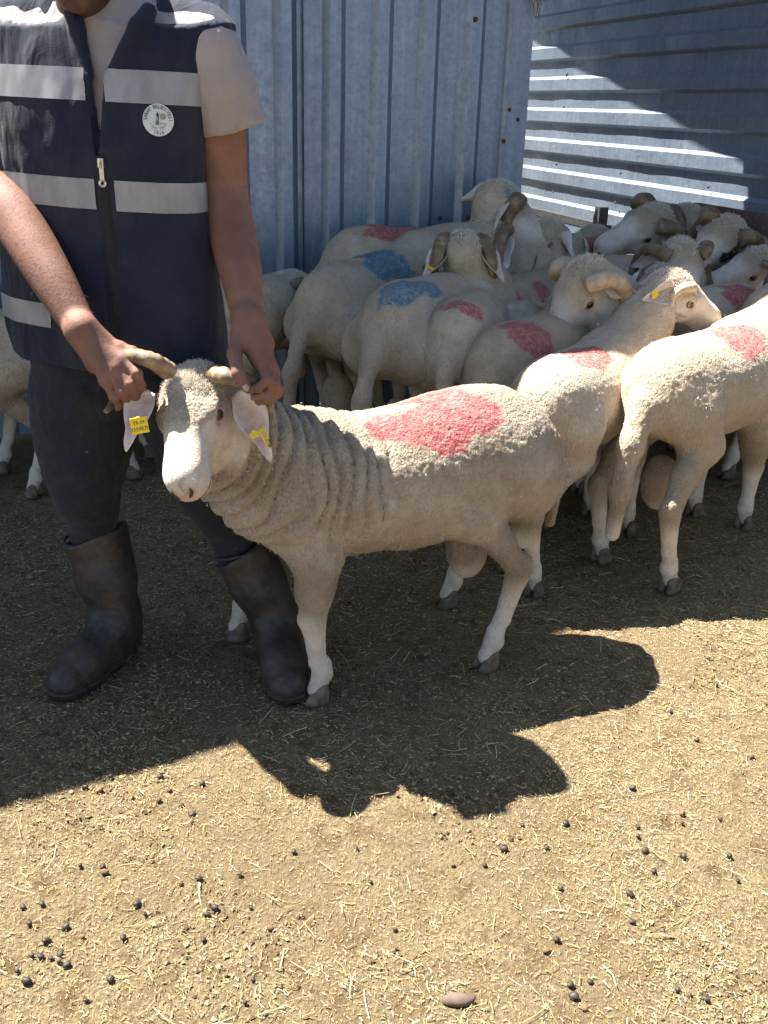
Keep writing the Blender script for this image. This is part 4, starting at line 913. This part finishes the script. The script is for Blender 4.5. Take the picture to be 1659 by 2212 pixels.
# badge
M_BADGE = simple('badge', (.52, .56, .55), (.60, .63, .62), 40, .6, bump=.1)
bc = P(346, 259, YM-.13); br = .0288
def badge_xy(x, y, lift): return onvest(bc[0]+x, bc[2]+y, lift)-mo
disc = [badge_xy(0, 0, .0035)]; nseg = 36
for r_ in (.5, 1): disc += [badge_xy(br*r_*math.cos(a), br*r_*math.sin(a), .0035) for a in np.linspace(0, 2*math.pi, nseg, endpoint=False)]
bf = [(0, 1+k, 1+(k+1) % nseg) for k in range(nseg)]+[(1+k, 1+nseg+k, 1+nseg+(k+1) % nseg, 1+(k+1) % nseg) for k in range(nseg)]
bdg = ob('badge', mk(np.array(disc), bf, True), M_BADGE, vest)
def stick(name, me, m_, fn, lift=.0055):
    co = np.array([w_.co for w_ in me.vertices]); out = np.array([badge_xy(*fn(x, y), lift) for x, y, _ in co]); me.materials.clear(); me.vertices.foreach_set('co', out.astype(np.float32).ravel()); me.update(); return ob(name, me, m_, bdg)
M_BINK = mat('badge_ink', .6, base=(.03, .04, .05))[0]; M_BGREEN = mat('badge_green', .6, base=(.12, .17, .12))[0]; M_BGOLD = mat('badge_gold', .6, base=(.26, .26, .19))[0]
def arc_text(txt, a0, a1, r, size, flip=False):
    for ch, a in zip(txt, np.linspace(a0, a1, len(txt))):
        if ch == ' ': continue
        me = text_mesh(ch, size); a = math.radians(a); rot = a-math.pi/2 if not flip else a+math.pi/2; ca, sa = math.cos(rot), math.sin(rot)
        stick('letter', me, M_BINK, lambda x, y: (r*math.cos(a)+x*ca-y*sa, r*math.sin(a)+x*sa+y*ca))
arc_text('SARAY BELEDIYESI', 176, 0, .0232, .0092); arc_text('1916', 252, 290, .0235, .0088, True)
def poly(name, pts, m_): 
    me = mk(np.array([(x, y, 0) for x, y in pts]), [tuple(range(len(pts)))], False); stick(name, me, m_, lambda x, y: (x, y))
poly('emblem_figure', [(-.004, .000), (-.0025, .001), (-.0015, .006), (-.003, .009), (-.0015, .012), (.0, .0142), (.0013, .012), (.0025, .008), (.0013, .006), (.002, .000), (.0005, .000), (-.0005, .005), (-.0022, .000)], M_BINK)
poly('emblem_plinth', [(-.0045, -.0085), (.002, -.0085), (.0015, -.0008), (-.004, -.0008)], M_BGREEN)
poly('emblem_sun', [(.0095+.0055*math.cos(a), .0062+.0055*math.sin(a)) for a in np.linspace(0, 2*math.pi, 16, endpoint=False)], M_BGOLD)
stick('emblem_lettering', text_mesh('59-II', .0046), M_BINK, lambda x, y: (x+.0085, y-.0062))
for sg in (-1, 1):
    for k in range(4): cx_, cy_ = sg*(.0035+.0032*k), -.0155+.0016*k*k*.5; poly('emblem_leaf', [(cx_, cy_), (cx_+sg*.0022, cy_+.0004), (cx_+sg*.0028, cy_+.003), (cx_+sg*.0006, cy_+.002)], M_BGREEN)

# trousers
tr = Vol(A3(-.95, 1.78, .20), A3(-.12, 2.42, .98), .0075)
hipc = P(268, 745, YM+.02); zh = hipc[2]
tr.ell(hipc+A3(0, .02, .03), (.20, .135, .14), k=.04)
LEG_R = [(P(190, 800, YM+.02), .124), (P(184, 930, YM+.01), .108), (P(185, 1050, YM-.02), .078), (P(198, 1122, YM+.01), .056), (P(204, 1200, YM+.03), .046)]
LEG_L = [(P(385, 810, YM+.03), .118), (P(425, 950, YM+.03), .100), (P(466, 1065, YM+.01), .078), (P(500, 1145, YM+.03), .056), (P(522, 1225, YM+.03), .046)]
tr.schain(LEG_R, .02); tr.schain(LEG_L, .02)
v, q = tr.mesh(); nr = vnormals(v, q); v = v+nr*(.007*pn(v*A3(9, 9, 7)+8)+.006*pn(v*A3(14, 14, 36))+.003*pn(v*A3(40, 40, 70)))[:, None]
mob('trousers', v, q, M_TROUS)
# boots
def boot(toe, heel, top, rt, ra, seed):
    toe = A3(*toe); heel = A3(*heel); fd = unit((toe-heel)*A3(1, 1, 0)); sd = A3(-fd[1], fd[0], 0)
    toe_c = toe-fd*.048; heel_c = heel+fd*.042; ball = toe-fd*.105; ank = heel+fd*.062+A3(0, 0, .115)
    def foot(vo, off, zc=.048):
        vo.chain([(heel_c+A3(0, 0, zc), .043+off), (heel_c*.55+ball*.45+A3(0, 0, zc-.004), .043+off), (ball+A3(0, 0, zc-.002), .050+off), (toe_c+A3(0, 0, zc-.010), .047+off)], .03)
    lo = np.minimum.reduce([toe, heel, top])-.13; hi = np.maximum.reduce([toe, heel, top])+.13; lo[2] = -.02
    vo = Vol(lo, hi, .0048); foot(vo, 0)
    vo.chain([(ank-A3(0, 0, .05), .050), (ank, ra), (ank*.5+top*.5, (ra+rt)*.5), (top, rt)], .035)
    vo.cap(ank+fd*.02-A3(0, 0, .02), ball+A3(0, 0, .06), .05, .04, .03)
    tdir = unit(top-ank); b_ = vo.blk(lo, hi); sl_, X, Y, Z = b_
    hgt = (X-top[0])*tdir[0]+(Y-top[1])*tdir[1]+(Z-top[2])*tdir[2]
    vo.a[sl_] = np.maximum(vo.a[sl_], (hgt-.012*np.sin((X-top[0])*20)).astype(np.float32)); vo.a[sl_] = np.maximum(vo.a[sl_], (.012-Z+0*X+0*Y).astype(np.float32))
    vo.cap(top-tdir*.10, top+tdir*.05, rt-.013, rt-.009, .003, sub=True)
    v, q = vo.mesh(); nr = vnormals(v, q); v = v+nr*(.004*pn(v*A3(12, 12, 18)+seed)+.002*pn(v*40))[:, None]
    bo = mob('boot', v, q, M_BOOT)
    so_ = Vol(lo, hi, .005); foot(so_, .006); b_ = so_.blk(lo, hi); sl_, X, Y, Z = b_
    so_.a[sl_] = np.maximum(so_.a[sl_], np.maximum(Z-.028, -.004-Z).astype(np.float32)+0*X+0*Y)
    v, q = so_.mesh(); mob('sole', v, q, M_SOLE, bo)
    rim = [top+(rt-.003)*(sd*math.cos(a)+np.cross(tdir, sd)*math.sin(a)) for a in np.linspace(0, 2*math.pi, 40)]; rim = [p_+tdir*(.012*math.sin((p_[0]-top[0])*20)-.004) for p_ in rim]
    mob('rim', *[np.array(x_) for x_ in (lambda b__: (b__.v, b__.f))(MB().tube(np.array(rim), .0038, 8, cap=False))], M_SOLE, bo)
    return bo
boot(PZ(118, 1520), PZ(292, 1392), P(206, 1152, YM+.03), .080, .056, 1)
boot(PZ(630, 1530), PZ(588, 1392), P(522, 1186, YM+.03), .075, .054, 2)
